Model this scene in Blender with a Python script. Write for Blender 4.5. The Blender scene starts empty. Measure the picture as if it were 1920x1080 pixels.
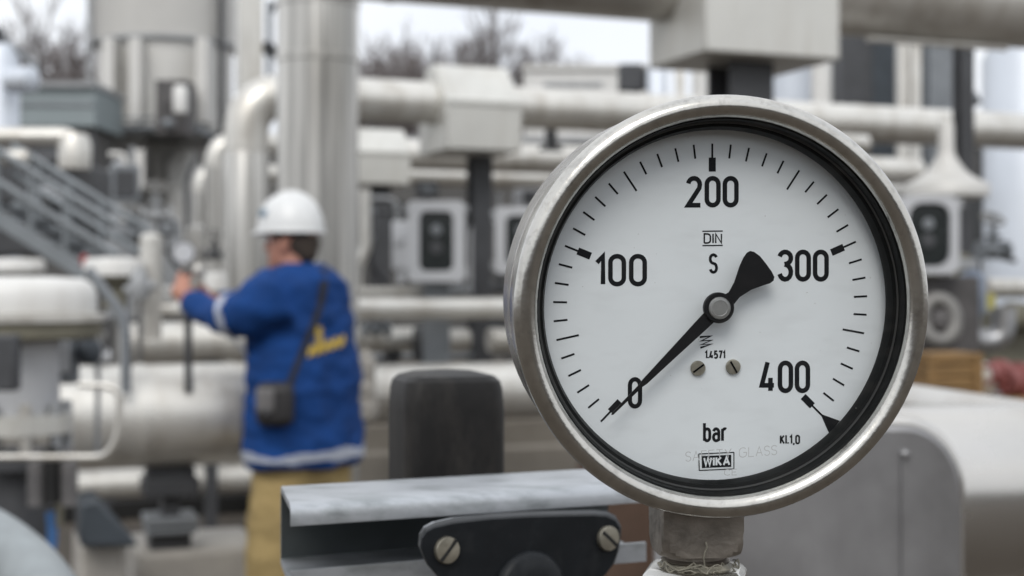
import bpy, bmesh, math, random
from mathutils import Vector, Matrix, Quaternion, noise
PI = math.pi
scene = bpy.context.scene
COL = scene.collection
random.seed(7)
F = 50.0 / 36.0 * 1920.0          # focal length in photo pixels
CAM_Z = 1.5

# ------------------------------------------------------------------ camera, sky, sun, exposure
cam_data = bpy.data.cameras.new('camera')
cam = bpy.data.objects.new('camera', cam_data)
COL.objects.link(cam)
cam.location = (0, 0, CAM_Z)
cam.rotation_euler = (PI / 2, 0, 0)
cam_data.lens = 50.0
cam_data.sensor_width = 36.0
cam_data.clip_start = 0.02
cam_data.clip_end = 3000
cam_data.dof.use_dof = True
cam_data.dof.focus_distance = 0.345
cam_data.dof.aperture_fstop = 18.0
cam_data.dof.aperture_blades = 0
scene.camera = cam

SUN_EL, SUN_AZ = math.radians(43), math.radians(190)
world = bpy.data.worlds.new('World')
scene.world = world
world.use_nodes = True
wn = world.node_tree
wn.nodes.clear()
w_out = wn.nodes.new('ShaderNodeOutputWorld')
w_bg = wn.nodes.new('ShaderNodeBackground')
w_sky = wn.nodes.new('ShaderNodeTexSky')
w_sky.sky_type = 'NISHITA'
w_sky.sun_disc = False
w_sky.sun_elevation = SUN_EL
w_sky.sun_rotation = SUN_AZ
w_sky.air_density = 1.0
w_sky.dust_density = 1.0
w_sky.ozone_density = 1.0
w_hsv = wn.nodes.new('ShaderNodeHueSaturation')
w_hsv.inputs['Saturation'].default_value = 0.22
wn.links.new(w_sky.outputs[0], w_hsv.inputs['Color'])
# overcast: a pale cloud layer, slightly uneven, over most of the clear sky
w_tc = wn.nodes.new('ShaderNodeTexCoord')
w_no = wn.nodes.new('ShaderNodeTexNoise')
w_no.inputs['Scale'].default_value = 2.2
w_no.inputs['Detail'].default_value = 5
w_rp = wn.nodes.new('ShaderNodeValToRGB')
w_rp.color_ramp.elements[0].position = 0.35
w_rp.color_ramp.elements[1].position = 0.68
w_rp.color_ramp.elements[0].color = (0.80, 0.84, 0.91, 1)
w_rp.color_ramp.elements[1].color = (0.97, 0.985, 1.0, 1)
w_vm = wn.nodes.new('ShaderNodeVectorMath')
w_vm.operation = 'SCALE'
w_xyz = wn.nodes.new('ShaderNodeSeparateXYZ')
w_el = wn.nodes.new('ShaderNodeMapRange')      # an overcast sky is brightest overhead
w_el.inputs['From Min'].default_value = 0.05
w_el.inputs['From Max'].default_value = 1.0
w_el.inputs['To Min'].default_value = 9.6
w_el.inputs['To Max'].default_value = 14.0
wn.links.new(w_tc.outputs['Generated'], w_xyz.inputs[0])
wn.links.new(w_xyz.outputs['Z'], w_el.inputs['Value'])
wn.links.new(w_el.outputs[0], w_vm.inputs['Scale'])
w_mix = wn.nodes.new('ShaderNodeMix')
w_mix.data_type = 'RGBA'
w_mix.inputs['Factor'].default_value = 0.82
wn.links.new(w_tc.outputs['Generated'], w_no.inputs['Vector'])
wn.links.new(w_no.outputs['Fac'], w_rp.inputs[0])
wn.links.new(w_rp.outputs[0], w_vm.inputs[0])
wn.links.new(w_hsv.outputs[0], w_mix.inputs['A'])
wn.links.new(w_vm.outputs[0], w_mix.inputs['B'])
wn.links.new(w_mix.outputs['Result'], w_bg.inputs[0])
wn.links.new(w_bg.outputs[0], w_out.inputs[0])
w_bg.inputs[1].default_value = 0.12

sun_data = bpy.data.lights.new('sun', 'SUN')
sun_data.energy = 1.3
sun_data.angle = math.radians(28)
sun_data.color = (1.0, 0.96, 0.90)
sun = bpy.data.objects.new('sun', sun_data)
COL.objects.link(sun)
# direction towards the sun (Nishita: rotation 0 = +Y, clockwise seen from above)
sdir = Vector((math.sin(SUN_AZ) * math.cos(SUN_EL), math.cos(SUN_AZ) * math.cos(SUN_EL), math.sin(SUN_EL)))
sun.rotation_euler = sdir.to_track_quat('Z', 'Y').to_euler()
sun.location = (-3, -4, 9)

scene.view_settings.view_transform = 'Standard'
scene.view_settings.look = 'None'
scene.view_settings.gamma = 1.0
scene.view_settings.exposure = 0.0
scene.cycles.max_bounces = 8
scene.cycles.use_denoising = True


# ------------------------------------------------------------------ materials
def mat(name, col, rough=0.55, metal=0.0, var=0.12, scale=6.0, bump=0.0, bscale=40.0, col2=None, thr=None,
        stretch=None, spec=0.5, rvar=0.08, coat=0.0, dirt=0.0, dirt_col=(0.26, 0.21, 0.15), dirt_scale=(6, 6, 0.9)):
    """Procedural surface: base colour broken up by two octaves of noise (dirt, wear, painted reflections), uneven gloss, optional grain."""
    m = bpy.data.materials.new(name)
    m.use_nodes = True
    nt = m.node_tree
    b = nt.nodes['Principled BSDF']
    tc = nt.nodes.new('ShaderNodeTexCoord')
    src = tc.outputs['Object']
    if stretch:
        mp = nt.nodes.new('ShaderNodeMapping')
        mp.inputs['Scale'].default_value = stretch
        nt.links.new(src, mp.inputs['Vector'])
        src = mp.outputs[0]
    n1 = nt.nodes.new('ShaderNodeTexNoise')
    n1.inputs['Scale'].default_value = scale
    n1.inputs['Detail'].default_value = 6
    n1.inputs['Roughness'].default_value = 0.6
    nt.links.new(src, n1.inputs['Vector'])
    rp = nt.nodes.new('ShaderNodeValToRGB')
    lo, hi = (0.3, 0.7) if thr is None else thr
    rp.color_ramp.elements[0].position = lo
    rp.color_ramp.elements[1].position = hi
    c0 = [max(0, c * (1 - var)) for c in col] if col2 is None else list(col2)
    c1 = [min(1, c * (1 + var)) for c in col] if col2 is None else list(col)
    rp.color_ramp.elements[0].color = (*c0, 1)
    rp.color_ramp.elements[1].color = (*c1, 1)
    nt.links.new(n1.outputs['Fac'], rp.inputs[0])
    base = rp.outputs[0]
    if dirt:                       # run-off stains and grime, long in the direction of dirt_scale's small axis
        mp2 = nt.nodes.new('ShaderNodeMapping')
        mp2.inputs['Scale'].default_value = dirt_scale
        nt.links.new(tc.outputs['Object'], mp2.inputs['Vector'])
        n3 = nt.nodes.new('ShaderNodeTexNoise')
        n3.inputs['Scale'].default_value = 1.6
        n3.inputs['Detail'].default_value = 7
        n3.inputs['Roughness'].default_value = 0.65
        nt.links.new(mp2.outputs[0], n3.inputs['Vector'])
        r3 = nt.nodes.new('ShaderNodeMapRange')
        r3.inputs['From Min'].default_value = 0.48
        r3.inputs['From Max'].default_value = 0.75
        r3.inputs['To Max'].default_value = dirt
        nt.links.new(n3.outputs['Fac'], r3.inputs['Value'])
        mxd = nt.nodes.new('ShaderNodeMix')
        mxd.data_type = 'RGBA'
        mxd.inputs['B'].default_value = (*dirt_col, 1)
        nt.links.new(r3.outputs[0], mxd.inputs['Factor'])
        nt.links.new(base, mxd.inputs['A'])
        base = mxd.outputs['Result']
    nt.links.new(base, b.inputs['Base Color'])
    mr = nt.nodes.new('ShaderNodeMapRange')
    mr.inputs['To Min'].default_value = max(0.02, rough - rvar)
    mr.inputs['To Max'].default_value = min(1, rough + rvar)
    nt.links.new(n1.outputs['Fac'], mr.inputs['Value'])
    nt.links.new(mr.outputs[0], b.inputs['Roughness'])
    b.inputs['Metallic'].default_value = metal
    b.inputs['Specular IOR Level'].default_value = spec
    b.inputs['Coat Weight'].default_value = coat
    if bump:
        n2 = nt.nodes.new('ShaderNodeTexNoise')
        n2.inputs['Scale'].default_value = bscale
        n2.inputs['Detail'].default_value = 5
        nt.links.new(src, n2.inputs['Vector'])
        bp = nt.nodes.new('ShaderNodeBump')
        bp.inputs['Strength'].default_value = bump
        bp.inputs['Distance'].default_value = 1.0 / bscale * 0.5
        nt.links.new(n2.outputs['Fac'], bp.inputs['Height'])
        nt.links.new(bp.outputs[0], b.inputs['Normal'])
    return m


M = {}
M['cream'] = mat('cream_cladding', (0.665, 0.65, 0.61), 0.40, 0.62, 0.08, 2.5, 0.05, 30, dirt=0.55)
M['white'] = mat('white_paint', (0.70, 0.695, 0.675), 0.45, 0, 0.05, 3, dirt=0.3)
M['clad'] = mat('aluminium_cladding', (0.50, 0.49, 0.465), 0.36, 0.65, 0.38, 2.2, stretch=(11, 11, 0.25), thr=(.38, .62))  # vertical streaks paint reflections into the cladding colour
M['clad_fg'] = mat('housing_jacket_sheet', (0.56, 0.545, 0.52), 0.27, 0.92, 0.05, 8, dirt=.3)
M['clad_pale'] = mat('pale_cladding', (0.60, 0.59, 0.565), 0.5, 0.15, 0.07, 1.5, stretch=(2, 2, 0.8))
M['clad_blue'] = mat('silver_blue_cladding', (0.62, 0.66, 0.72), 0.45, 0.3, 0.07, 1.2)
M['box'] = mat('insulation_box_sheet', (0.63, 0.625, 0.59), 0.45, 0.35, 0.06, 3, dirt=0.3)
M['steel_dark'] = mat('dark_grey_paint', (0.055, 0.057, 0.062), 0.55, 0, 0.2, 6)
M['steel_mid'] = mat('mid_grey_steel', (0.20, 0.215, 0.23), 0.5, 0.2, 0.15, 5)
M['steel_grey'] = mat('grey_steel', (0.33, 0.34, 0.35), 0.5, 0.2, 0.12, 5)
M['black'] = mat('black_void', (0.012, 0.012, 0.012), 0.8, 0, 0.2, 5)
M['concrete'] = mat('concrete', (0.36, 0.34, 0.31), 0.9, 0, 0.14, 9, 0.4, 60)
M['tan'] = mat('tan_concrete', (0.27, 0.245, 0.21), 0.9, 0, 0.12, 5, 0.3, 50)
M['gravel'] = mat('gravel', (0.07, 0.058, 0.046), 0.95, 0, 0.5, 14, 0.8, 22, thr=(0.35, 0.65))
M['glass_dark'] = mat('dark_window', (0.02, 0.024, 0.024), 0.15, 0, 0.3, 7)
M['olive'] = mat('olive_grime', (0.17, 0.16, 0.12), 0.7, 0, 0.3, 12)
M['brown'] = mat('brown_wood', (0.21, 0.125, 0.05), 0.85, 0, 0.3, 8, stretch=(1, 1, 5))
M['red'] = mat('faded_red', (0.22, 0.07, 0.065), 0.6, 0, 0.25, 9)
M['blue_paint'] = mat('blue_paint', (0.05, 0.15, 0.36), 0.5, 0, 0.2, 9)
M['slate'] = mat('slate_blue_sheet', (0.045, 0.055, 0.066), 0.5, 0.1, 0.2, 4)
M['handwheel'] = mat('handwheel_grey', (.20, .195, .185), .5, .3, .2, 12)
M['tower_grey'] = mat('tower_grey_sheet', (.34, .335, .32), .55, .1, .15, 1.5, dirt=.4)
M['dark_bay'] = mat('machine_bay', (.085, .08, .08), .6, 0, .5, 5)
M['dull_alu'] = mat('dull_aluminium', (.42, .435, .46), .38, .8, .15, 20, dirt=.5)
M['stair'] = mat('stair_steel', (0.215, 0.235, 0.25), 0.5, 0.2, 0.12, 5)
M['rust'] = mat('rusty_board', (0.085, 0.052, 0.036), 0.85, 0, 0.3, 6)
M['hall'] = mat('grey_hall_sheet', (0.085, 0.083, 0.08), 0.7, 0, 0.25, 0.8)
M['greenblue'] = mat('grey_blue_sheet', (0.24, 0.28, 0.29), 0.6, 0, 0.08, 1.5)
M['bark'] = mat('bare_bark', (0.17, 0.15, 0.145), 0.9, 0, 0.25, 3)

# foreground materials
M['ss'] = mat('stainless_bezel', (0.54, 0.525, 0.49), 0.22, 1.0, 0.10, 70, 0.06, 700, rvar=0.08, dirt=0.38, dirt_col=(.15, .14, .125), dirt_scale=(190, 190, 190))
M['ss_case'] = mat('stainless_case', (0.45, 0.435, 0.415), 0.27, 1.0, 0.12, 40, 0.04, 500, dirt=0.6, dirt_col=(.14, .12, .10), dirt_scale=(90, 90, 60))
M['ss_dull'] = mat('dull_shank_steel', (0.26, 0.235, 0.205), 0.5, 0.85, 0.32, 130, 0.2, 600, rvar=0.12)
M['dial'] = mat('dial_white', (0.72, 0.75, 0.765), 0.5, 0, 0.012, 60)
M['ink'] = mat('dial_ink', (0.009, 0.010, 0.012), 0.7, 0, 0.1, 50, spec=0.15)
M['ink_grey'] = mat('glass_print', (0.44, 0.45, 0.455), 0.6, 0, 0.05, 50)
M['needle'] = mat('needle_black', (0.009, 0.009, 0.010), 0.5, 0, 0.1, 60, spec=0.2)
M['hub'] = mat('hub_alloy', (0.40, 0.40, 0.39), 0.42, 0.9, 0.12, 300)
M['gasket'] = mat('black_gasket', (0.004, 0.0045, 0.0045), 0.42, 0, 0.3, 90, spec=0.12)
M['brass'] = mat('dull_screw_steel', (0.40, 0.375, 0.31), 0.42, 0.9, 0.25, 200, 0.1, 900)
M['galv'] = mat('galvanised_zinc', (0.44, 0.46, 0.485), 0.45, 0.7, 0.10, 45, 0.06, 300, dirt=0.85, dirt_col=(0.19, 0.21, 0.21), dirt_scale=(26, 60, 90))
M['galv_shaded'] = mat('galvanised_shaded', (0.05, 0.058, 0.06), 0.6, 0.3, 0.18, 50)  # darkened copy of the zinc, shade of the channel recess in its colour
M['plate'] = mat('graphite_plastic', (0.010, 0.012, 0.0145), 0.42, 0, 0.2, 60, 0.05, 900, spec=0.22, dirt=0.4, dirt_col=(.04, .042, .045), dirt_scale=(60, 60, 60))
M['rubber'] = mat('black_rubber', (0.011, 0.0105, 0.0105), 0.5, 0, 0.4, 40, 0.06, 500, spec=0.26, dirt=0.5, dirt_col=(.05, .045, .04), dirt_scale=(45, 45, 16))
M['tape'] = mat('thread_tape', (0.25, 0.235, 0.19), 0.6, 0, 0.5, 200, 0.5, 700)
M['nut'] = mat('nut_steel', (0.62, 0.61, 0.58), 0.25, 1.0, 0.15, 90)
M['pipe_fg'] = mat('pale_blue_grey_pipe', (0.26, 0.285, 0.295), 0.5, 0.15, 0.12, 40, dirt=.3, dirt_col=(.16, .165, .165), dirt_scale=(14, 14, 14))
# worker
M['skin'] = mat('skin', (0.46, 0.22, 0.155), 0.55, 0, 0.10, 30)
M['jacket'] = mat('blue_jacket', (0.006, 0.043, 0.175), 0.85, 0, 0.25, 12, 0.25, 60, spec=0.25)
M['khaki'] = mat('khaki_trousers', (0.36, 0.265, 0.115), 0.9, 0, 0.12, 15, 0.2, 80)
M['helmet'] = mat('helmet_white', (0.70, 0.71, 0.71), 0.3, 0, 0.02, 8)
M['hair'] = mat('dark_hair', (0.045, 0.033, 0.025), 0.8, 0, 0.3, 80)
M['reflect'] = mat('reflective_tape', (0.42, 0.45, 0.52), 0.5, 0.1, 0.15, 40)
M['yellow'] = mat('yellow_print', (0.46, 0.32, 0.05), 0.7, 0, 0.15, 30)
M['strap'] = mat('black_webbing', (0.016, 0.016, 0.02), 0.8, 0, 0.2, 40)
M['bag'] = mat('black_bag', (0.018, 0.017, 0.018), 0.6, 0, 0.2, 40)
M['bag_grey'] = mat('grey_pouch', (0.13, 0.125, 0.125), 0.5, 0, 0.2, 40)

g = bpy.data.materials.new('gauge_glass')
g.use_nodes = True
nt = g.node_tree
nt.nodes.clear()
o_ = nt.nodes.new('ShaderNodeOutputMaterial')
mx = nt.nodes.new('ShaderNodeMixShader')
tr = nt.nodes.new('ShaderNodeBsdfTransparent')
gl = nt.nodes.new('ShaderNodeBsdfGlossy')
gl.inputs['Roughness'].default_value = 0.03
tr.inputs[0].default_value = (0.97, 0.98, 0.985, 1)
lw = nt.nodes.new('ShaderNodeLayerWeight')      # grazing views mirror more, from either side of the pane
pw = nt.nodes.new('ShaderNodeMath')
pw.operation = 'POWER'
pw.inputs[1].default_value = 4.0
ma = nt.nodes.new('ShaderNodeMath')
ma.operation = 'MULTIPLY_ADD'
ma.inputs[1].default_value = 0.7
ma.inputs[2].default_value = 0.008
nt.links.new(lw.outputs['Facing'], pw.inputs[0])
nt.links.new(pw.outputs[0], ma.inputs[0])
g_tc = nt.nodes.new('ShaderNodeTexCoord')        # wiped, smeary patches that catch the sky
g_mp = nt.nodes.new('ShaderNodeMapping')
g_mp.inputs['Scale'].default_value = (16, 45, 1)
g_mp.inputs['Rotation'].default_value = (0, 0, .25)
g_no = nt.nodes.new('ShaderNodeTexNoise')
g_no.inputs['Detail'].default_value = 3
g_mr = nt.nodes.new('ShaderNodeMapRange')
g_mr.inputs['From Min'].default_value = .50
g_mr.inputs['From Max'].default_value = .80
g_mr.inputs['To Min'].default_value = .006
g_mr.inputs['To Max'].default_value = .09
nt.links.new(g_tc.outputs['Object'], g_mp.inputs[0])
nt.links.new(g_mp.outputs[0], g_no.inputs['Vector'])
nt.links.new(g_no.outputs['Fac'], g_mr.inputs['Value'])
nt.links.new(g_mr.outputs[0], ma.inputs[2])
nt.links.new(ma.outputs[0], mx.inputs[0])
nt.links.new(tr.outputs[0], mx.inputs[1])
nt.links.new(gl.outputs[0], mx.inputs[2])
nt.links.new(mx.outputs[0], o_.inputs[0])
M['glass'] = g


# ------------------------------------------------------------------ mesh helpers
def P(px, py, Y):
    """Point seen at photo pixel (px, py), Y metres in front of the photographer."""
    return Vector(((px - 960) / F * Y, Y, CAM_Z - (py - 540) / F * Y))


def S(px, Y):
    """Size in metres of px photo pixels at distance Y."""
    return px / F * Y


def frame_of(d):
    d = Vector(d).normalized()
    a = Vector((0, 0, 1)) if abs(d.z) < 0.95 else Vector((0, 1, 0))
    x = a.cross(d).normalized()
    return x, d.cross(x).normalized(), d


class MB:
    def __init__(self):
        self.v, self.f = [], []

    def add(self, vs, fs):
        n = len(self.v)
        self.v += [Vector(p) for p in vs]
        self.f += [tuple(i + n for i in f) for f in fs]
        return self

    def box(self, c, s, rot=0.0, m3=None):
        c, h = Vector(c), Vector(s) / 2
        R = m3 if m3 is not None else Matrix.Rotation(rot, 3, 'Z')
        vs = [c + R @ Vector((sx * h.x, sy * h.y, sz * h.z)) for sx in (-1, 1) for sy in (-1, 1) for sz in (-1, 1)]
        return self.add(vs, [(0, 1, 3, 2), (4, 6, 7, 5), (0, 4, 5, 1), (2, 3, 7, 6), (0, 2, 6, 4), (1, 5, 7, 3)])

    def loft(self, rings, cap=True, closed=True):
        n = len(rings[0])
        vs = [p for r in rings for p in r]
        fs = []
        for i in range(len(rings) - 1):
            for j in range(n if closed else n - 1):
                k = (j + 1) % n
                fs.append((i * n + j, i * n + k, (i + 1) * n + k, (i + 1) * n + j))
        if cap and closed:
            fs.append(tuple(range(n - 1, -1, -1)))
            fs.append(tuple((len(rings) - 1) * n + j for j in range(n)))
        return self.add(vs, fs)

    def tube(self, path, rad, seg=20, cap=True):
        path = [Vector(p) for p in path]
        N = len(path)
        rs = rad if isinstance(rad, (list, tuple)) else [rad] * N
        tang = []
        for i in range(N):
            a = path[max(0, i - 1)]
            b = path[min(N - 1, i + 1)]
            tang.append((b - a).normalized())
        x, y, _ = frame_of(tang[0])
        rings = []
        for i in range(N):
            if i:
                q = tang[i - 1].rotation_difference(tang[i])
                x = q @ x
                y = q @ y
            rings.append([path[i] + (x * math.cos(2 * PI * k / seg) + y * math.sin(2 * PI * k / seg)) * rs[i] for k in range(seg)])
        return self.loft(rings, cap)

    def lathe(self, o, axis, prof, seg=32, cap=True, rot=0.0):
        o = Vector(o)
        x, y, d = frame_of(axis)
        rings = []
        for r, z in prof:
            rings.append([o + d * z + (x * math.cos(2 * PI * k / seg + rot) + y * math.sin(2 * PI * k / seg + rot)) * max(r, 1e-5) for k in range(seg)])
        return self.loft(rings, cap)

    def ball(self, c, r, m3=None, seg=18, ringn=10):
        c = Vector(c)
        r = Vector((r, r, r)) if not hasattr(r, '__len__') else Vector(r)
        rings = []
        for i in range(ringn + 1):
            t = -PI / 2 + PI * i / ringn
            cr = max(math.cos(t), 0.002)
            ring = []
            for k in range(seg):
                p = Vector((cr * math.cos(2 * PI * k / seg) * r.x, cr * math.sin(2 * PI * k / seg) * r.y, math.sin(t) * r.z))
                if m3 is not None:
                    p = m3 @ p
                ring.append(c + p)
            rings.append(ring)
        return self.loft(rings)

    def prism(self, poly, ext):
        """poly: list of 3-D points; ext: extrusion vector."""
        e = Vector(ext)
        return self.loft([[Vector(p) for p in poly], [Vector(p) + e for p in poly]])

    def flat(self, poly):
        return self.add(poly, [tuple(range(len(poly)))])


def fillet(pts, r, n=7):
    pts = [Vector(p) for p in pts]
    out = [pts[0]]
    for i in range(1, len(pts) - 1):
        a, b, c = pts[i - 1], pts[i], pts[i + 1]
        u, w = (a - b), (c - b)
        rr = min(r, u.length * 0.49, w.length * 0.49)
        p0, p1 = b + u.normalized() * rr, b + w.normalized() * rr
        for k in range(n + 1):
            t = k / n
            out.append((1 - t) ** 2 * p0 + 2 * t * (1 - t) * b + t * t * p1)
    out.append(pts[-1])
    return out


def root_loc(o):
    while o.parent is not None:
        o = o.parent
    return o.location.copy()


def finish(me, smooth=True, ang=38):
    bm = bmesh.new()
    bm.from_mesh(me)
    bmesh.ops.recalc_face_normals(bm, faces=bm.faces)
    bm.to_mesh(me)
    bm.free()
    if smooth:
        me.polygons.foreach_set('use_smooth', [True] * len(me.polygons))
        me.set_sharp_from_angle(angle=math.radians(ang))
    me.update()


def obj(name, mb, m, parent=None, bevel=0.0, local=False, ang=38, seg=2, recalc=True):
    """Link the collected shape as ONE mesh object. Shapes come in world coordinates unless local."""
    if parent is not None:
        off = Vector((0, 0, 0)) if local else root_loc(parent)
    else:
        xs, ys, zs = [p.x for p in mb.v], [p.y for p in mb.v], [p.z for p in mb.v]
        off = Vector(((min(xs) + max(xs)) / 2, (min(ys) + max(ys)) / 2, min(zs)))
    me = bpy.data.meshes.new(name)
    me.from_pydata([tuple(p - off) for p in mb.v], [], mb.f)
    if recalc:
        finish(me, True, ang)
    me.materials.append(m)
    o = bpy.data.objects.new(name, me)
    COL.objects.link(o)
    if parent is not None:
        o.parent = parent
    else:
        o.location = off
    if bevel:
        b = o.modifiers.new('edge', 'BEVEL')
        b.width = bevel
        b.segments = seg
        b.limit_method = 'ANGLE'
        b.angle_limit = math.radians(40)
        b.harden_normals = False
    return o


def tag(o, label=None, cat=None, group=None, kind=None):
    if label:
        o['label'] = label
    if cat:
        o['category'] = cat
    if group:
        o['group'] = group
    if kind:
        o['kind'] = kind
    return o


def thing(name, label, cat, loc, group=None):
    o = bpy.data.objects.new(name, None)
    o.empty_display_size = 0.05
    COL.objects.link(o)
    o.location = loc
    return tag(o, label, cat, group)


def copy_tree(o, parent=None):
    c = o.copy()
    COL.objects.link(c)
    c.parent = parent
    for ch in list(o.children):
        copy_tree(ch, c)
    return c


def remesh(o, voxel, smooth_it=4, wrinkle=0.0, wscale=9.0, seed=0.0):
    """Fuse the overlapping volumes of one object into a single continuous skin."""
    r = o.modifiers.new('fuse', 'REMESH')
    r.mode = 'VOXEL'
    r.voxel_size = voxel
    s = o.modifiers.new('soften', 'SMOOTH')
    s.factor = 0.5
    s.iterations = smooth_it
    bpy.context.view_layer.update()
    dg = bpy.context.evaluated_depsgraph_get()
    me = bpy.data.meshes.new_from_object(o.evaluated_get(dg), preserve_all_data_layers=False, depsgraph=dg)
    o.modifiers.clear()
    mats = [m for m in o.data.materials]
    old = o.data
    o.data = me
    bpy.data.meshes.remove(old)
    me.materials.clear()
    for m in mats:
        me.materials.append(m)
    if wrinkle:
        for v in me.vertices:
            p = v.co * wscale + Vector((seed, seed, seed))
            q = Vector((p.x, p.y, p.z * 1.7))
            d = noise.noise(q) + 0.6 * noise.noise(q * 2.1)
            v.co += v.normal * wrinkle * d
    me.polygons.foreach_set('use_smooth', [True] * len(me.polygons))
    me.update()


# plant grid: everything long runs along G (about 21 degrees off the picture plane)
YAW = math.atan(0.379)
G = Vector((math.cos(YAW), math.sin(YAW), 0))
GN = Vector((-math.sin(YAW), math.cos(YAW), 0))


def along(px, py, Y, px2):
    """Second point of a level line along the plant grid from P(px,py,Y), where it reaches photo column px2."""
    a = P(px, py, Y)
    k = (px2 - 960) / F
    t = (k * a.y - a.x) / (G.x - k * G.y)
    return a + G * t


# ------------------------------------------------------------------ ground
gm = MB()
n = 60
gm.add([(-900, -900, 0), (900, -900, 0), (900, 1500, 0), (-900, 1500, 0)], [(0, 1, 2, 3)])
ground = obj('ground', gm, M['gravel'])
tag(ground, 'brown gravel ground of the gas plant under the pipes', 'ground', kind='structure')


# ------------------------------------------------------------------ pipes
def pipe(name, label, cat, pts, r, m, fil=0.0, seams=(), group=None, cap=True, seam_mat=None, seg=28):
    pts = [Vector(p) for p in pts]
    base = Vector((pts[0].x, pts[0].y, min(p.z for p in pts) - r))
    t = thing(name, label, cat, base, group)
    path = fillet(pts, fil, 10) if fil else pts
    obj('jacket', MB().tube(path, r, seg, cap), m, t)
    for s in seams:                      # (point, direction)
        p, d = Vector(s[0]), Vector(s[1]).normalized()
        w = s[2] if len(s) > 2 else 0.02
        obj('band', MB().tube([p - d * w, p + d * w], r * 1.025, seg), seam_mat or m, t)
    return t


# main cream pipe with its riser, running behind the whole yard
a = P(462, 176, 8.74)
e = along(462, 176, 8.74, 2060)
zc = 2.69
a.z = e.z = zc
top = a.copy()
pipe('insulated_pipe', 'long cream pipe bending down at its left end beside the thick riser', 'pipe',
     [Vector((a.x, a.y, .72)) + GN * 1.5, Vector((a.x, a.y, .72)), top, e], 0.137, M['cream'], 0.26,
     seams=[(Vector((a.x, a.y, 2.36)), (0, 0, 1), 0.012), (a + G * 2.35, G, 0.012), (a + G * 4.4, G, 0.012)])

mp = bpy.data.objects['insulated_pipe']
obj('riser_sleeve', MB().lathe((a.x, a.y, .9), (0, 0, 1), [(.139, 0), (.1405, .004), (.1405, 1.42), (.139, 1.424)], 32), M['clad'], mp)

# risers in the same row, farther back, each with an elbow to the right
for (px, py, Y, r, lab) in ((405, 268, 10.6, 0.085, 'slim grey riser with a cream elbow, just left of the tall elbow pipe'),
                            (376, 322, 12.4, 0.078, 'slimmest grey riser with the lowest pale elbow of the row')):
    q = P(px, py, Y)
    pipe('riser_pipe', lab, 'pipe', [Vector((q.x, q.y, .72)) + GN * 1.2, Vector((q.x, q.y, .72)), q, q + G * 1.3], r, M['cream'], 0.16, group='riser pipes with elbows')
    obj('riser_sleeve', MB().lathe((q.x, q.y, .85), (0, 0, 1), [(r * 1.03, 0), (r * 1.03, q.z - .85 - .18)], 24), M['clad'], bpy.context.scene.objects[-1] if False else COL.objects[[o.name for o in COL.objects if o.get('label') == lab][0]])

# thick metal-clad riser behind the worker
q = P(596, 540, 7.0)
t = thing('column_pipe', 'thick metal clad vertical pipe standing behind the worker', 'pipe', (q.x, q.y, 0))
obj('jacket', MB().lathe((q.x, q.y, 0), (0, 0, 1), [(0.2, 0), (0.2, 4.4)], 40), M['clad'], t)
for z in (P(0, 112, 7.0).z, P(0, 8, 7.0).z):
    obj('band', MB().lathe((q.x, q.y, z - 0.02), (0, 0, 1), [(0.2, 0), (0.206, 0.004), (0.206, 0.036), (0.2, 0.04)], 40), M['clad'], t)
obj('seam_strip', MB().box((q.x + 0.035, q.y - 0.201, 2.1), (0.012, 0.006, 4.2)), M['clad'], t)

# slim square duct left of it
q = P(467, 60, 9.6)
t = thing('square_duct', 'pale square duct rising above the elbow pipe', 'duct', (q.x, q.y, 2.6))
obj('casing', MB().box((q.x, q.y, 3.6), (0.16, 0.16, 1.9), YAW), M['cream'], t, 0.008)
obj('valve_foot', MB().box((q.x - 0.06, q.y - 0.02, 2.68), (0.09, 0.1, 0.12), YAW), M['steel_dark'], t, 0.01)
q = P(505, 80, 9.9)
t = thing('bracket_arm', 'dark bracket with small motor between the pale duct and thick riser', 'bracket', (q.x, q.y, 2.5))
obj('arm', MB().tube([(q.x, q.y, 2.9), (q.x, q.y, 3.5)], 0.02, 10), M['steel_mid'], t)
obj('motor', MB().tube([(q.x, q.y - 0.06, 3.16), (q.x, q.y + 0.08, 3.16)], 0.05, 14), M['steel_dark'], t)
obj('hook', MB().tube(fillet([(q.x, q.y, 3.4), (q.x + 0.06, q.y, 3.5), (q.x + 0.09, q.y, 3.42)], 0.03), 0.016, 8), M['steel_mid'], t)

# overhead pipe with its flange box and post
OY = 5.75
a = P(1300, 40, OY)
z_over = 2.83
a = Vector((a.x, a.y, z_over)) + GN * 0.22
pipe('overhead_pipe', 'big overhead pipe crossing the top edge of the view', 'pipe', [a - G * 2.2, a + G * 5.5], 0.215, M['cream'],
     seams=[(a - G * 1.2, G, 0.01), (a + G * 1.3, G, 0.012)])
pp = a + G * 0.95 - GN * 0.05
pipe('tracing_pipe', 'thin pale pipe hung under the big overhead pipe', 'pipe',
     [pp + Vector((0, 0, -0.235)), pp + G * 0.75 + Vector((0, 0, -0.232))], 0.014, M['cream'])


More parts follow.
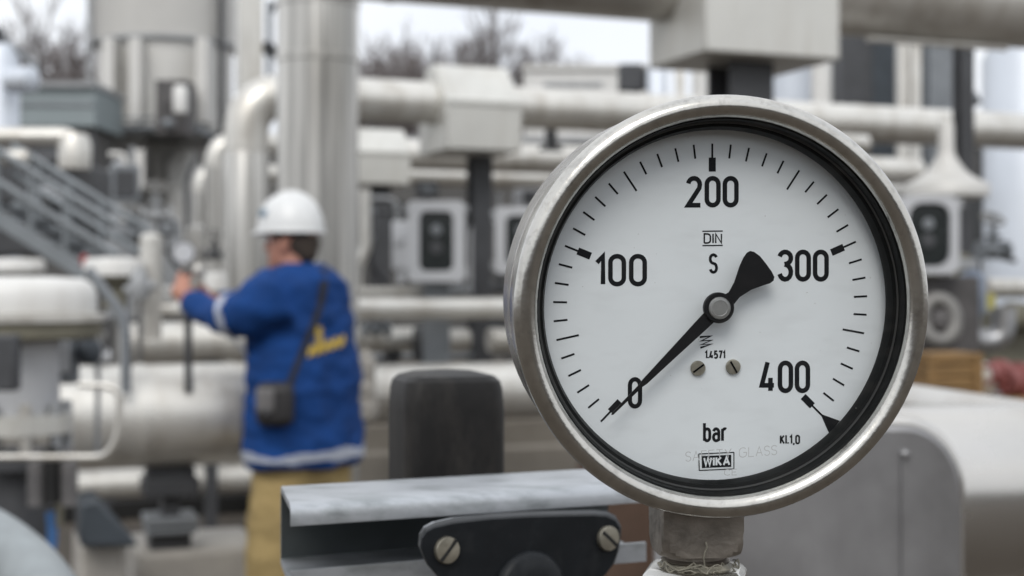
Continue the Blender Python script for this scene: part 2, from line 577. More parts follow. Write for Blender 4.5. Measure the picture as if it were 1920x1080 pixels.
def flange_box(label, near, w, d, h, top_h, post_w, post_px, group='insulation boxes round pipe flanges'):
    """Sheet metal box clamped round a pipe joint; near = lower front left corner; pitched top. Returns its post separately."""
    t = thing('insulation_box', label, 'insulation box', near, group)
    A = near
    prof = [A, A + GN * d, A + GN * d + Vector((0, 0, h)), A + GN * d * 0.72 + Vector((0, 0, h + top_h)), A + GN * d * 0.45 + Vector((0, 0, h + top_h)), A + Vector((0, 0, h))]
    obj('casing', MB().prism(prof, G * w), M['box'], t, 0.01)
    obj('rim', MB().prism([A + GN * -0.012 + Vector((0, 0, h - 0.012)), A + GN * (-0.004) + Vector((0, 0, h - 0.012)),
                           A + GN * -0.004 + Vector((0, 0, h + 0.012)), A + GN * -0.012 + Vector((0, 0, h + 0.012))], G * w), M['box'], t)
    return t


def hpost(label, x, y, z0, z1, w, m, group='dark steel posts under the pipes', cat='post'):
    """Rolled steel column: two flanges, a web, a base plate, a head plate."""
    t = thing('steel_post', label, cat, (x, y, z0), group)
    b = MB()
    tk = w * 0.09
    c = Vector((x, y, (z0 + z1) / 2))
    H = z1 - z0
    b.box(c - GN * (w / 2 - tk / 2), (w, tk, H), YAW)
    b.box(c + GN * (w / 2 - tk / 2), (w, tk, H), YAW)
    b.box(c, (tk, w - 2 * tk - 0.004, H), YAW)
    obj('column', b, m, t)
    obj('base_plate', MB().box((x, y, z0 + 0.012), (w * 1.5, w * 1.5, 0.02), YAW), m, t)
    return t


near = P(1322, 96, 5.6)
flange_box('big pale insulation box round the overhead pipe at the top of the view', near, 0.625, 0.50, 0.78, 0.12, 0, 0)
c = P(1392, 140, 5.9) + GN * 0.02
hpost('wide dark post under the big overhead insulation box', c.x, c.y, 0, near.z - 0.004, 0.2, M['steel_dark'])

near = P(838, 279, 8.9)
flange_box('pitched insulation box on the long cream pipe, above the post at centre', near, 0.505, 0.60, 0.30, 0.27, 0, 0)
c = P(899, 300, 9.4)
hpost('tall dark post under the pitched box on the long cream pipe', c.x, c.y, 0, near.z - 0.004, 0.135, M['steel_dark'])

near = P(655, 344, 10.7)
flange_box('smaller insulation box half hidden behind the thick riser', near, 0.48, 0.4, 0.24, 0.2, 0, 0)
c = P(712, 360, 10.95)
hpost('shorter dark post beneath the smaller insulation box', c.x, c.y, 0, near.z - 0.004, 0.135, M['steel_dark'])

# second-row pipes
def straight(name, label, px, py, Y, px2, r, m, **k):
    return pipe(name, label, 'pipe', [P(px, py, Y), along(px, py, Y, px2)], r, m, **k)


straight('insulated_pipe', 'cream pipe leaving the smaller insulation box, below the long cream pipe', 600, 284, 10.85, 1720, 0.12, M['cream'],
         group='pipes behind the gauge')
straight('insulated_pipe', 'lowest and thinnest cream pipe of the upper three', 600, 325, 11.6, 1700, 0.08, M['cream'], group='pipes behind the gauge')
q = P(1540, 268, 7.6)
pipe('pipe_stub', 'short pale pipe stub ending beside the top right of the gauge', 'pipe', [q, q + G * 0.28], 0.052, M['cream'])
# little hanger between first and second pipe
q = P(1033, 252, 9.9)
t = obj('pipe_hanger', MB().box((q.x, q.y, q.z), (0.07, 0.06, 0.22), YAW).box((q.x, q.y, q.z - 0.1), (0.16, 0.07, 0.03), YAW), M['steel_dark'], None, 0.006)
tag(t, 'small dark hanger bracket between two cream pipes left of the gauge', 'bracket')

# lower pipes
straight('insulated_pipe', 'thin cream pipe at hip height passing behind the worker', 255, 582, 7.6, 1180, 0.062, M['cream'], group='pipes behind the worker')
straight('insulated_pipe', 'cream pipe left of the worker, just below his sleeve', 225, 645, 8.3, 480, 0.124, M['cream'], group='pipes behind the worker')
a0 = P(-80, 790, 5.0)
e0 = along(-80, 790, 5.0, 600)
sm = along(-80, 790, 5.0, 262)
pipe('insulated_pipe', 'thickest low cream pipe, left of the worker', 'pipe', [a0, e0], 0.188, M['cream'], group='pipes behind the worker',
     seams=[(sm, G, 0.014), (along(-80, 790, 5.0, 430), G, 0.012)])
straight('insulated_pipe', 'cream pipe behind the black cap, between worker and gauge', 610, 742, 7.8, 1300, 0.165, M['cream'], group='pipes behind the worker')
straight('insulated_pipe', 'thin low cream pipe under the thickest pipe', 60, 915, 8.2, 620, 0.088, M['cream'], group='pipes behind the worker')
# valve row segments
for (x0, x1, r, lab) in ((660, 782, 0.078, 'short pale pipe length just right of the worker'),
                         (828, 877, 0.07, 'shortest pale pipe length between dark valve and post'),
                         (918, 1080, 0.078, 'pale pipe length running behind the left edge of the gauge')):
    straight('pipe_length', lab, x0, 638, 8.9, x1, r, M['cream'], group='pipe lengths of the valve row')
q = P(805, 645, 8.9)
t = thing('valve', 'dark blue grey valve between two pale pipe lengths', 'valve', (q.x, q.y, q.z - 0.2))
obj('body', MB().box((q.x, q.y, q.z), (0.16, 0.16, 0.22), YAW).box((q.x, q.y, q.z - 0.16), (0.1, 0.12, 0.12), YAW), M['slate'], t, 0.02)
obj('flange', MB().tube([q - G * 0.085, q - G * 0.06], 0.11, 20), M['steel_dark'], t)
obj('flange', MB().tube([q + G * 0.06, q + G * 0.085], 0.11, 20), M['steel_dark'], t)
hp = MB()
q = P(900, 545, 8.6)

# plinth and kerbs
c0 = P(560, 800, 8.6)
c1 = along(560, 800, 8.6, 1400)
t = obj('concrete_plinth', MB().prism([c0, c0 + GN * 0.9, Vector((c0.x, c0.y, 0)) + GN * 0.9, Vector((c0.x, c0.y, 0))], c1 - c0)
        .prism([c0 + Vector((0, 0, -.16)) - GN * .16, c0 + Vector((0, 0, -.16)) - GN * .003, Vector((c0.x, c0.y, .02)) - GN * .003, Vector((c0.x, c0.y, .02)) - GN * .16], c1 - c0), M['tan'], None, 0.02)
tag(t, 'tan concrete plinth under the cream pipe behind the black cap', 'plinth')
c0 = P(262, 1040, 5.2)
c1 = along(262, 1040, 5.2, 500)
t = obj('concrete_footing', MB().prism([c0 + Vector((0, 0, 0)), c0 + GN * 0.5, Vector((c0.x, c0.y, -0.1)) + GN * 0.5, Vector((c0.x, c0.y, -0.1))], c1 - c0), M['concrete'], None, 0.02)
tag(t, 'pale concrete footing at the worker\'s feet under the pipe support', 'footing')
c0 = P(150, 1028, 4.8)
c1 = along(150, 1028, 4.8, 238)
t = obj('concrete_block', MB().prism([c0, c0 + GN * 0.4, Vector((c0.x, c0.y, 0)) + GN * 0.4, Vector((c0.x, c0.y, 0))], c1 - c0), M['concrete'], None, 0.015)
tag(t, 'small concrete block under the slate sheet cover, lower left', 'block')
# pipe support under the thick pipe
q = P(318, 960, 5.3)
t = thing('pipe_support', 'dark steel saddle support under the thickest low pipe', 'pipe support', (q.x, q.y, P(0, 1040, 5.2).z))
obj('saddle', MB().box(P(318, 910, 5.3), (0.2, 0.17, 0.07), YAW).box(P(318, 890, 5.3), (0.17, 0.15, 0.07), YAW), M['steel_dark'], t, 0.01)
obj('stem', MB().box(P(318, 945, 5.33), (0.06, 0.12, 0.15), YAW), M['steel_dark'], t)
obj('plate', MB().box(P(318, 972, 5.33), (0.19, 0.18, 0.035), YAW), M['steel_mid'], t, 0.005)
obj('plate', MB().box(P(318, 990, 5.33), (0.18, 0.16, 0.025), YAW), M['steel_mid'], t, 0.005)
obj('pedestal', MB().box(P(316, 1019, 5.38), (0.15, 0.15, 0.098), YAW), M['steel_dark'], t, 0.006)
q = P(374, 1020, 7.6)
t = obj('short_stake', MB().tube([(q.x, q.y, 0), (q.x, q.y, q.z + 0.07)], 0.028, 10).tube([(q.x, q.y, q.z + 0.07), (q.x, q.y, q.z + 0.085)], 0.034, 10), M['steel_dark'])
tag(t, 'short black stake in the gravel beside the pipe support', 'stake')
# dark slate sheet cover
q = P(195, 980, 5.9)
A_ = [P(150, 945, 4.7), P(185, 935, 4.7), P(262, 1026, 4.7), P(150, 1026, 4.7)]
t = obj('sheet_cover', MB().prism(A_, GN * 0.25), M['slate'], None, 0.012)
tag(t, 'slanted slate blue sheet cover near the lower left valve', 'cover')


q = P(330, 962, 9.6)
t = obj('ground_shade_box', MB().box((q.x + .1, 9.6, .06), (2.2, .5, .12), YAW).box((q.x + .1, 9.45, .12), (2.2, .08, .05), YAW), M['black'], None, .01)  # black box added to imitate the shade under the pipes
tag(t, 'black box added as shade on the gravel behind the pipe support', 'channel')

def pipe_stand(label, p, r):
    """Adjustable post with a curved saddle under a low pipe."""
    t = thing('pipe_stand', label, 'pipe stand', (p.x, p.y, 0), 'stands under the low pipes')
    h = p.z - r
    obj('post', MB().box((p.x, p.y, h / 2 - .02), (.07, .07, h - .04), YAW), M['steel_dark'], t)
    obj('saddle', MB().box((p.x, p.y, h - .012), (.10, r * 1.3, .05), YAW), M['steel_dark'], t, .006)
    obj('base_plate', MB().box((p.x, p.y, .012), (.18, .18, .02), YAW), M['steel_dark'], t)
    return t


pipe_stand('dark stand under the cream pipe just below the worker\'s sleeve', along(225, 645, 8.3, 395), .124)
pipe_stand('dark stand under the thin hip high pipe, hidden behind the gauge', along(255, 582, 7.6, 1120), .062)
pipe_stand('dark stand under the thin low cream pipe at lower left', along(60, 915, 8.2, 195), .088)
pipe_stand('dark stand under the pale pipe length left of the tall post', along(660, 638, 8.9, 735), .078)

# ------------------------------------------------------------------ enclosures with a dark rounded window
def rrect(w, h, r, n=5):
    pts = []
    for cx, cy, a0 in ((w / 2 - r, h / 2 - r, 0), (-w / 2 + r, h / 2 - r, 90), (-w / 2 + r, -h / 2 + r, 180), (w / 2 - r, -h / 2 + r, 270)):
        for k in range(n + 1):
            a = math.radians(a0 + 90 * k / n)
            pts.append((cx + r * math.cos(a), cy + r * math.sin(a)))
    return pts


def enclosure(label, px, py, Y, w, h, group='windowed instrument cabinets', wr=.60, hr=.74, rr=.13):
    c = P(px, py, Y)
    t = thing('instrument_cabinet', label, 'cabinet', c - Vector((0, 0, h / 2)), group)
    ux = Vector((1, 0, 0))
    uz = Vector((0, 0, 1))
    uy = Vector((0, 1, 0))
    def ring(pts, dy):
        return [c + ux * x + uz * z + uy * dy for x, z in pts]
    ow, iw = rrect(w, h, w * 0.1 + (rr - .13) * w * .6), rrect(w * wr, h * hr, w * rr)
    b = MB()
    b.loft([ring(iw, 0.012), ring(iw, -0.01), ring(ow, -0.01), ring(ow, 0.16)], cap=False)
    b.add(ring(ow, 0.16), [tuple(range(len(ow)))])
    obj('casing', b, M['grey_cab'], t)
    obj('window', MB().prism(ring(rrect(w * (wr - .005), h * (hr - .005), w * rr), 0.013), uy * 0.01), M['glass_dark'], t)
    d = MB()
    d.lathe(c + uz * h * 0.14 + uy * 0.012, (0, -1, 0), [(w * .10, 0), (w * .10, .006), (w * .06, .008)], 18)
    obj('meter', d, M['steel_mid'], t)
    d = MB()
    d.lathe(c + uz * h * -0.08 + uy * 0.012, (0, -1, 0), [(w * .12, 0), (w * .12, .006), (w * .06, .008)], 18)
    obj('meter', d, M['steel_dark'], t)
    for s in (-1, 1):
        for zz in (-.4, .4):
            obj('latch', MB().box(c + ux * s * (w / 2 + 0.012) + uz * zz * h + uy * 0.03, (0.02, 0.04, 0.04)), M['steel_grey'], t, 0.004)
    return t


M['grey_cab'] = mat('cabinet_grey', (0.50, 0.51, 0.53), 0.5, 0.1, 0.05, 6)
enclosure('grey cabinet with dark rounded window, left of the tall post', 818, 452, 8.3, S(106, 8.3), S(152, 8.3))
enclosure('grey cabinet half hidden behind the left edge of the gauge', 978, 450, 8.6, S(100, 8.6), S(125, 8.6))
enclosure('pale cabinet with black window, under the conical hood at far right', 1742, 440, 6.1, S(112, 6.1), S(146, 6.1), wr=.70, hr=.82, rr=.24)
# base rails and stands of cabinets
q = P(715, 545, 8.5)
t = obj('cable_tray', MB().box(P(745, 545, 8.5), (0.5, 0.12, 0.04), YAW).box(P(735, 556, 8.5), (0.42, 0.1, 0.03), YAW), M['cream'], None, 0.006)
tag(t, 'pale flat cable tray just right of the worker', 'cable tray')
q = P(818, 540, 8.42)
t = obj('cabinet_stand', MB().box((q.x, q.y + 0.05, q.z / 2), (0.16, 0.06, q.z + 0.06)).box((q.x, q.y + 0.05, 0.02), (0.3, 0.2, 0.04)), M['steel_mid'])
tag(t, 'grey stand carrying the cabinet left of the tall post', 'stand')
q = P(752, 460, 8.8)
t = obj('junction_box', MB().box(q, (0.11, 0.08, 0.30)).box(q + Vector((0, 0, -.19)), (0.05, 0.05, 0.1)).box(q + Vector((-.01, -.05, .05)), (0.06, 0.02, 0.09)), M['grey_cab'], None, 0.012)
tag(t, 'narrow grey junction box between shorter post and cabinet', 'junction box')
q = P(682, 450, 8.2)
t = obj('conduit', MB().tube(fillet([P(684, 355, 8.4), P(686, 470, 8.4), P(668, 500, 8.4), P(668, 560, 8.4)], 0.08), 0.035, 12), M['cream'])
tag(t, 'bent pale conduit along the right edge of the thick riser', 'conduit')
q = P(686, 700, 6.9)
t = obj('stone_rubble', MB().ball(P(686, 690, 6.9), (0.05, 0.06, 0.09)).ball(P(684, 730, 6.9), (0.06, 0.06, 0.09)).ball(P(690, 765, 6.9), (0.05, 0.06, 0.08)), M['concrete'])
remesh(t, 0.012, 2, 0.012, 20)
tag(t, 'lumpy pale pipe lagging behind the worker\'s back', 'lagging')

# ------------------------------------------------------------------ conical hood valve at far right
q = P(1774, 372, 6.3)
k = S(1, 6.3)
t = thing('hooded_valve', 'cream valve under a conical hood with thin neck, right of the gauge', 'valve', (q.x, q.y, 0))
prof = [(70 * k, 0), (78 * k, 3 * k), (79 * k, 22 * k), (74 * k, 28 * k), (62 * k, 33 * k), (46 * k, 42 * k), (35 * k, 52 * k), (26 * k, 65 * k), (18 * k, 78 * k), (15 * k, 90 * k), (14 * k, 140 * k), (10 * k, 146 * k)]
obj('hood', MB().lathe(q, (0, 0, 1), prof, 36), M['clad_pale'], t, ang=60)
obj('stem', MB().lathe(Vector((q.x, q.y, 0)), (0, 0, 1), [(30 * k, 0), (30 * k, .02), (14 * k, .03), (14 * k, q.z)], 16), M['cream'], t)
obj('flange', MB().lathe(P(1790, 505, 6.3), (0, 0, 1), [(40 * k, 0), (40 * k, 20 * k)], 24), M['steel_grey'], t)
obj('handwheel', MB().tube([P(1760, 600, 6.1) + Vector((math.cos(a) * .07, 0.02 * math.sin(a), math.sin(a) * .09)) for a in [2 * PI * i / 24 for i in range(25)]], 0.034, 12), M['handwheel'], t)
obj('gearbox', MB().box(P(1772, 590, 6.28), (.26, .16, .34)).lathe(P(1760, 600, 6.14), (0, -1, 0), [(.05, -.1), (.05, .04), (.03, .06)], 18), M['dark_bay'], t, .02)
# valve details right of it
M['can_blue'] = mat('can_blue_grey', (.20, .24, .31), .45, .2, .15, 12)
u0 = [P(1818, 520, 6.6), P(1818, 640, 6.6), P(1880, 640, 6.6), P(1882, 575, 6.6)]
t = pipe('bend_pipe', 'silver U shaped pipe bend at the right edge', 'pipe', u0, 0.056, M['dull_alu'], 0.10)
q = P(1822, 580, 6.5)
t = obj('filter_can', MB().lathe(q, (0, 0, 1), [(0.05, -0.03), (0.06, 0), (0.062, .14), (0.05, .16), (0.03, .17), (0.028, .22)], 22), M['can_blue'])
tag(t, 'blue grey filter can standing on the silver bend', 'filter')
q = P(1858, 565, 6.4)
t = obj('valve_tag', MB().box(q, (0.035, 0.01, 0.07)), mat('yellow_tag', (0.42, 0.38, 0.08), 0.6), None, 0.003)
tag(t, 'small yellow tag hanging beside the blue grey filter can', 'tag')
straight('insulated_pipe', 'cream pipe meeting the right edge below the silver tank', 1848, 540, 7.4, 2100, 0.05, M['cream'])
q = P(1880, 640, 7.6)
t = obj('pump_block', MB().box(P(1900, 640, 7.8), (0.5, 0.3, 0.34), YAW).tube([P(1890, 590, 7.4), P(1960, 600, 7.6)], 0.07, 16).box(P(1770, 560, 7.9), (0.22, 0.2, 0.5), YAW), M['olive'], None, 0.02)
tag(t, 'dark olive pump block behind the silver bend', 'pump')
q = P(1815, 470, 6.9)
t = obj('steel_post', MB().box(P(1814, 300, 8.9), (0.09, 0.02, 2.9), YAW).box(P(1814, 300, 8.9) + GN * .04, (0.016, 0.056, 2.9), YAW).box(P(1814, 300, 8.9) + GN * .08, (0.09, 0.02, 2.9), YAW), M['steel_dark'])
tag(t, 'slim dark post between the conical hood and the silver tank', 'post', 'dark steel posts under the pipes')
# tank and background columns
q = P(1925, 0, 13)
t = thing('silver_tank', 'tall silver blue tank at the right edge of the view', 'tank', (q.x, q.y, 0))
obj('shell', MB().lathe((q.x, q.y, 0), (0, 0, 1), [(.39, 0), (.39, 3.6), (.3, 3.75), (.1, 3.82)], 36), M['clad_blue'], t)
obj('ladder', MB().tube([(q.x - .1, q.y - .5, 0), (q.x - .1, q.y - .5, 3.7)], 0.02, 8).tube([(q.x + .1, q.y - .5, 0), (q.x + .1, q.y - .5, 3.7)], 0.02, 8), M['steel_grey'], t)
q = P(1702, 130, 14)
t = thing('cream_column', 'cream twin column seen between dark panels, upper right', 'column', (q.x, q.y, 0))
for dx in (-.055, .065):
    obj('shaft', MB().box((q.x + dx, q.y, 2.2), (0.1, 0.12, 4.4)), M['cream'], t)
q = P(1540, 150, 14)
t = obj('white_column', MB().lathe((q.x, q.y, 0), (0, 0, 1), [(.10, 0), (.10, 4), (.08, 4.02)], 20), M['white'])
tag(t, 'pale round column behind the right side of the overhead box', 'column')
q = P(1482, 150, 15)
t = obj('white_tank', MB().lathe((q.x, q.y, 0), (0, 0, 1), [(.22, 0), (.22, 3.95), (.1, 4.1)], 20), M['clad_blue'])
tag(t, 'bluish white tank just right of the wide dark post', 'tank')
q = P(1630, 130, 16)
t = thing('transformer_cabinet', 'dark tall cabinet left of the cream twin column', 'cabinet', (q.x, q.y, 0))
obj('casing', MB().box((q.x - .04, q.y, 2.4), (0.68, 0.5, 4.7)), M['steel_dark'], t, 0.02)
obj('door', MB().box((q.x + .1, q.y - .265, 2.4), (0.26, 0.03, 4.4)), M['slate'], t, 0.01)
q = P(1762, 150, 15)
t = obj('process_rack', MB().box((q.x, q.y, 2.3), (0.36, 0.5, 4.5)).tube([(q.x - .2, q.y - .3, 3.2), (q.x + .25, q.y - .5, 3.45)], 0.07, 14).box((q.x + .1, q.y - .3, 2.2), (.14, .1, 1.6)), M['steel_mid'])
tag(t, 'mid grey process rack right of the cream twin column', 'rack')

# bits above the gauge, left of wide post
q = P(1180, 145, 16)
t = obj('louvre_unit', MB().box(P(1182, 148, 16), (0.26, 0.3, 0.3)).box(P(1216, 148, 16), (0.12, 0.24, 0.24)).box(P(1182, 168, 16), (.1, .1, .5)), M['steel_dark'], None, 0.01)
tag(t, 'small dark roof unit left of the overhead box', 'roof unit')
for i, (px, w, mm, lab) in enumerate(((1232, .22, 'clad_blue', 'bluish pale column, leftmost under the overhead box'),
                                      (1275, .10, 'cream', 'narrow cream column left of the wide dark post'),
                                      (1318, .24, 'white', 'broad white column touching the wide dark post'))):
    q = P(px, 170, 15.5)
    t = obj('white_column', MB().lathe((q.x, q.y, 0), (0, 0, 1), [(w / 2, 0), (w / 2, 3.9), (w * .4, 3.93)], 18), M[mm])
    tag(t, lab, 'column')

# brown crate and red pipe ends right of the gauge
q = P(1772, 700, 4.9)
t = thing('wooden_crate', 'brown wooden crate beside the gauge\'s right edge', 'crate', (q.x, q.y, q.z - .4))
b = MB()
for i in range(4):
    b.box(q + Vector((0, 0, .055 - .04 * i)), (0.18, 0.2, 0.036), 0.15)
obj('plank_side', b, M['brown'], t, 0.003)
obj('corner_post', MB().box(q + Vector((-.08, -.11, -.15)), (.025, .02, .44), .15), M['brown'], t)
obj('corner_post', MB().box(q + Vector((.085, -.09, -.15)), (.025, .02, .44), .15), M['brown'], t)
for px, py, r, mm, lab in ((1840, 715, 0.07, 'cream', 'cream pipe end lying beside the brown crate'),
                           (1878, 705, 0.06, 'red', 'dull red flange standing on edge near the right border'),
                           (1915, 718, 0.075, 'red', 'dark red flange at the right border of the view')):
    q = P(px, py, 5.2)
    t = obj('flange_ring', MB().lathe(q, (-.8, -.6, .1), [(r * .45, 0), (r, 0), (r, .03), (r * .7, .035), (r * .6, .1), (r * .45, .1), (r * .45, 0)], 24, cap=False), M[mm])
    tag(t, lab, 'flange', 'loose flanges by the crate')
q = P(1868, 740, 5.0)
t = obj('wooden_bench', MB().box(q + Vector((.02, .1, -.03)), (.46, .3, .025), .15).box(q + Vector((.02, .1, -.09)), (.46, .05, .09), .15)
        .box(q + Vector((.02, .22, -.09)), (.46, .05, .09), .15)
        .box(Vector((q.x - .17, q.y + .05, q.z / 2 - .07)), (.05, .05, q.z - .14)).box(Vector((q.x + .2, q.y + .12, q.z / 2 - .07)), (.05, .05, q.z - .14))
        .box(Vector((q.x - .17, q.y + .22, q.z / 2 - .07)), (.05, .05, q.z - .14)).box(Vector((q.x + .2, q.y + .26, q.z / 2 - .07)), (.05, .05, q.z - .14)), M['brown'])
tag(t, 'low wooden bench under the red flanges', 'bench')

# ------------------------------------------------------------------ insulated box and jacket, lower right foreground
Yb = 1.05
ux = (P(1805, 800, Yb) - P(1400, 800, Yb)).normalized()
c = P(1400, 1080, Yb)
w = S(405, Yb) + 0.10
t = thing('insulated_housing', 'grey sheet metal housing with rounded shoulder below the gauge\'s right side', 'housing', (P(1560, 0, Yb).x, Yb, 0.8))
pts = []
x0, x1 = P(1230, 0, Yb).x, P(1803, 0, Yb).x
zt = P(0, 800, Yb).z
zb = 0.0
r = S(108, Yb)
pts = [(x0, zb), (x1, zb)]
for i in range(13):
    a = PI / 2 * i / 12
    pts.append((x1 - r + r * math.cos(a), zt - r * 1.15 + r * 1.15 * math.sin(a)))
pts.append((x0, zt))
end_mat = mat('housing_end_sheet', (0.32, 0.318, 0.325), 0.42, 0.75, 0.2, 7, dirt=.55, dirt_col=(.13, .125, .12), dirt_scale=(5, 5, 3))  # large blotches paint uneven reflections into the sheet colour
obj('end_panel', MB().prism([Vector((x, Yb, z)) for x, z in pts], Vector((0, .02, 0))), end_mat, t, 0.003)
obj('seam_strip', MB().box((P(1690, 0, Yb).x, Yb - .0025, 1.2), (0.0012, .003, .36)), end_mat, t)
for py in (852,):
    obj('rivet', MB().ball(P(1697, py, Yb - 0.003), (.0035, .0025, .0035)), end_mat, t)
rc = MB()
cz = zt - S(195, Yb) - .001
rc.tube([Vector((x1 - r * .95, Yb + .19, cz)), Vector((x1 + .6, Yb + .19 + .6 * .20, cz))], S(195, Yb), 64)
obj('jacket', rc, M['clad_fg'], t)
obj('edge_bead', MB().tube([Vector((x, Yb + .012, z + .001)) for x, z in pts[1:]], .006, 10), M['clad_fg'], t)
pa = P(1600, 738, 1.75)
pb = P(2000, 800, 1.55)
t = obj('jacket_pipe', MB().tube([pa, pb], 0.022, 28), M['clad_fg'])
tag(t, 'pale pipe sloping down behind the grey housing', 'pipe')

# ------------------------------------------------------------------ left: white capped valve
Yv = 3.6
k = S(1, Yv)
q = P(35, 610, Yv)
t = thing('capped_valve', 'large valve under a wide white cap at the left edge', 'valve', (q.x, q.y, 0.9))
obj('cap', MB().lathe(q + Vector((0, 0, 24 * k)), (0, 0, 1), [(141 * k, 0), (143 * k, 8 * k), (141 * k, 38 * k), (133 * k, 54 * k), (116 * k, 64 * k), (60 * k, 67 * k), (1 * k, 68 * k)], 48), M['white'], t, ang=60)
obj('rim', MB().lathe(q, (0, 0, 1), [(150 * k, 6 * k), (160 * k, 8 * k), (160 * k, 20 * k), (141 * k, 23.5 * k)], 48), M['cream'], t)
obj('skirt', MB().lathe(q - Vector((0, 0, 26 * k)), (0, 0, 1), [(130 * k, 0), (150 * k, 6 * k), (152 * k, 31 * k)], 48), M['olive'], t)
obj('body', MB().lathe(q - Vector((0, 0, 165 * k)), (0, 0, 1), [(70 * k, 0), (74 * k, 10 * k), (74 * k, 140 * k)], 36), M['grey_cab'], t)
obj('flange', MB().lathe(q - Vector((0, 0, 200 * k)), (0, 0, 1), [(98 * k, 0), (98 * k, 34 * k), (76 * k, 36 * k)], 40), M['box'], t)
for i in range(9):
    a = 2 * PI * i / 9 + .3
    b_ = q + Vector((math.cos(a) * 86 * k, math.sin(a) * 86 * k, -235 * k))
    obj('bolt', MB().lathe(b_, (0, 0, 1), [(11 * k, 0), (11 * k, 90 * k), (7 * k, 94 * k)], 8), M['cream'] if i % 2 else M['steel_grey'], t)
obj('flange', MB().lathe(q - Vector((0, 0, 262 * k)), (0, 0, 1), [(98 * k, 0), (98 * k, 26 * k)], 40), M['steel_dark'], t)
obj('neck', MB().lathe(q - Vector((0, 0, 420 * k)), (0, 0, 1), [(50 * k, 0), (60 * k, 60 * k), (48 * k, 160 * k)], 30), M['steel_dark'], t)
obj('foot', MB().lathe((q.x, q.y, 0), (0, 0, 1), [(.16, 0), (.16, .03), (.07, .05), (.07, q.z - 420 * k)], 24), M['steel_dark'], t)
obj('handle', MB().box(P(8, 680, Yv - .34), (S(46, Yv), .05, S(95, Yv))), M['steel_dark'], t, .006)
for px, py, mm in ((68, 905, 'bag_grey'), (130, 905, 'bag_grey'), (98, 900, 'black')):
    q2 = P(px, py, Yv - .2)
    t = obj('stud_bolt', MB().lathe(q2 - Vector((0, 0, 40 * k)), (0, 0, 1), [(15 * k, 0), (15 * k, 75 * k), (11 * k, 78 * k), (9 * k, 100 * k)], 12), M[mm])
    tag(t, {68: 'dark grey stud with bright tip, left one under the capped valve', 130: 'dark grey stud with bright tip, right one under the capped valve', 98: 'black stud between two grey studs under the capped valve'}[px], 'bolt', 'studs under the capped valve')
q2 = P(115, 850, Yv - .15)
t = thing('orange_fitting', 'small orange and green fitting under the capped valve', 'fitting', q2)
obj('cap', MB().ball(P(113, 908, Yv - .1), (9 * k, 9 * k, 11 * k)), mat('orange_paint', (.45, .13, .02), .5), t)
obj('body', MB().ball(P(113, 932, Yv - .1), (9 * k, 9 * k, 9 * k)), mat('green_paint', (.05, .22, .10), .5), t)
obj('stem', MB().tube([P(113, 940, Yv - .1), P(110, 985, Yv - .1)], 7 * k, 10), M['olive'], t)
t = pipe('blue_hose', 'short blue hose hanging below the orange fitting', 'hose', [P(95, 960, Yv - .1), P(100, 1010, Yv - .1), P(90, 1060, Yv - .1)], 9 * k, M['blue_paint'], .03, seg=12)
# bent white tube
t = pipe('bent_tube', 'thin white tube bent upward in front of the thickest pipe', 'tube',
         [P(-30, 857, 3.3), P(202, 857, 3.3), P(224, 808, 3.3), P(224, 735, 3.3), P(206, 724, 3.3), P(148, 721, 3.3)], S(6.5, 3.3), M['cream'], 0.035, seg=14)
# small blue-grey instrument
q = P(140, 675, 3.9)
k2 = S(1, 3.9)
t = thing('transmitter', 'small blue grey instrument box beside the capped valve', 'instrument', q - Vector((0, 0, 48 * k2)))
obj('housing', MB().box(P(128, 675, 3.9), (34 * k2, 40 * k2, 88 * k2)), M['steel_mid'], t, .008)
obj('cover', MB().box(P(122, 668, 3.86), (16 * k2, 12 * k2, 60 * k2)), M['grey_cab'], t, .004)
obj('terminal_head', MB().lathe(P(155, 660, 3.9), (1, -.4, 0), [(20 * k2, 0), (24 * k2, 6 * k2), (24 * k2, 26 * k2), (16 * k2, 32 * k2)], 20), M['slate'], t)
obj('connector', MB().ball(P(160, 625, 3.9), (12 * k2, 12 * k2, 12 * k2)).tube([P(160, 630, 3.9), P(185, 625, 3.9)], 8 * k2, 10), M['grey_cab'], t)
t = pipe('impulse_tube', 'thin dark tube dropping from the blue grey instrument', 'tube', [P(182, 640, 3.95), P(184, 720, 3.95), P(182, 860, 3.95)], S(5, 3.95), M['steel_grey'], .02, seg=10)
# grey curved post
t = pipe('curved_post', 'grey steel post curving left at its top, left of the worker', 'post',
         [P(165, 505, 5.0), P(196, 545, 5.0), P(236, 600, 5.0), P(236, 736, 5.0)], S(10, 5.0), M['steel_mid'], .12, seg=14)
# other small white caps
def small_cap(label, px, py, Y, wpx, hpx, stem_h=60):
    k = S(1, Y)
    q = P(px, py, Y)
    t = thing('small_valve', label, 'valve', q - Vector((0, 0, stem_h * k)), 'small white capped valves')
    r = wpx / 2 * k
    obj('cap', MB().lathe(q - Vector((0, 0, hpx / 2 * k)), (0, 0, 1), [(r, 0), (r, hpx * .7 * k), (r * .9, hpx * .95 * k), (r * .4, hpx * k)], 30), M['white'], t, ang=60)
    obj('rim', MB().lathe(q - Vector((0, 0, (hpx / 2 + 12) * k)), (0, 0, 1), [(r * .78, 0), (r * .93, 10 * k)], 30), M['olive'], t)
    obj('stem', MB().lathe(q - Vector((0, 0, (hpx / 2 + stem_h) * k)), (0, 0, 1), [(r * .4, 0), (r * .4, (stem_h - 12) * k)], 20), M['olive'], t)
    return t


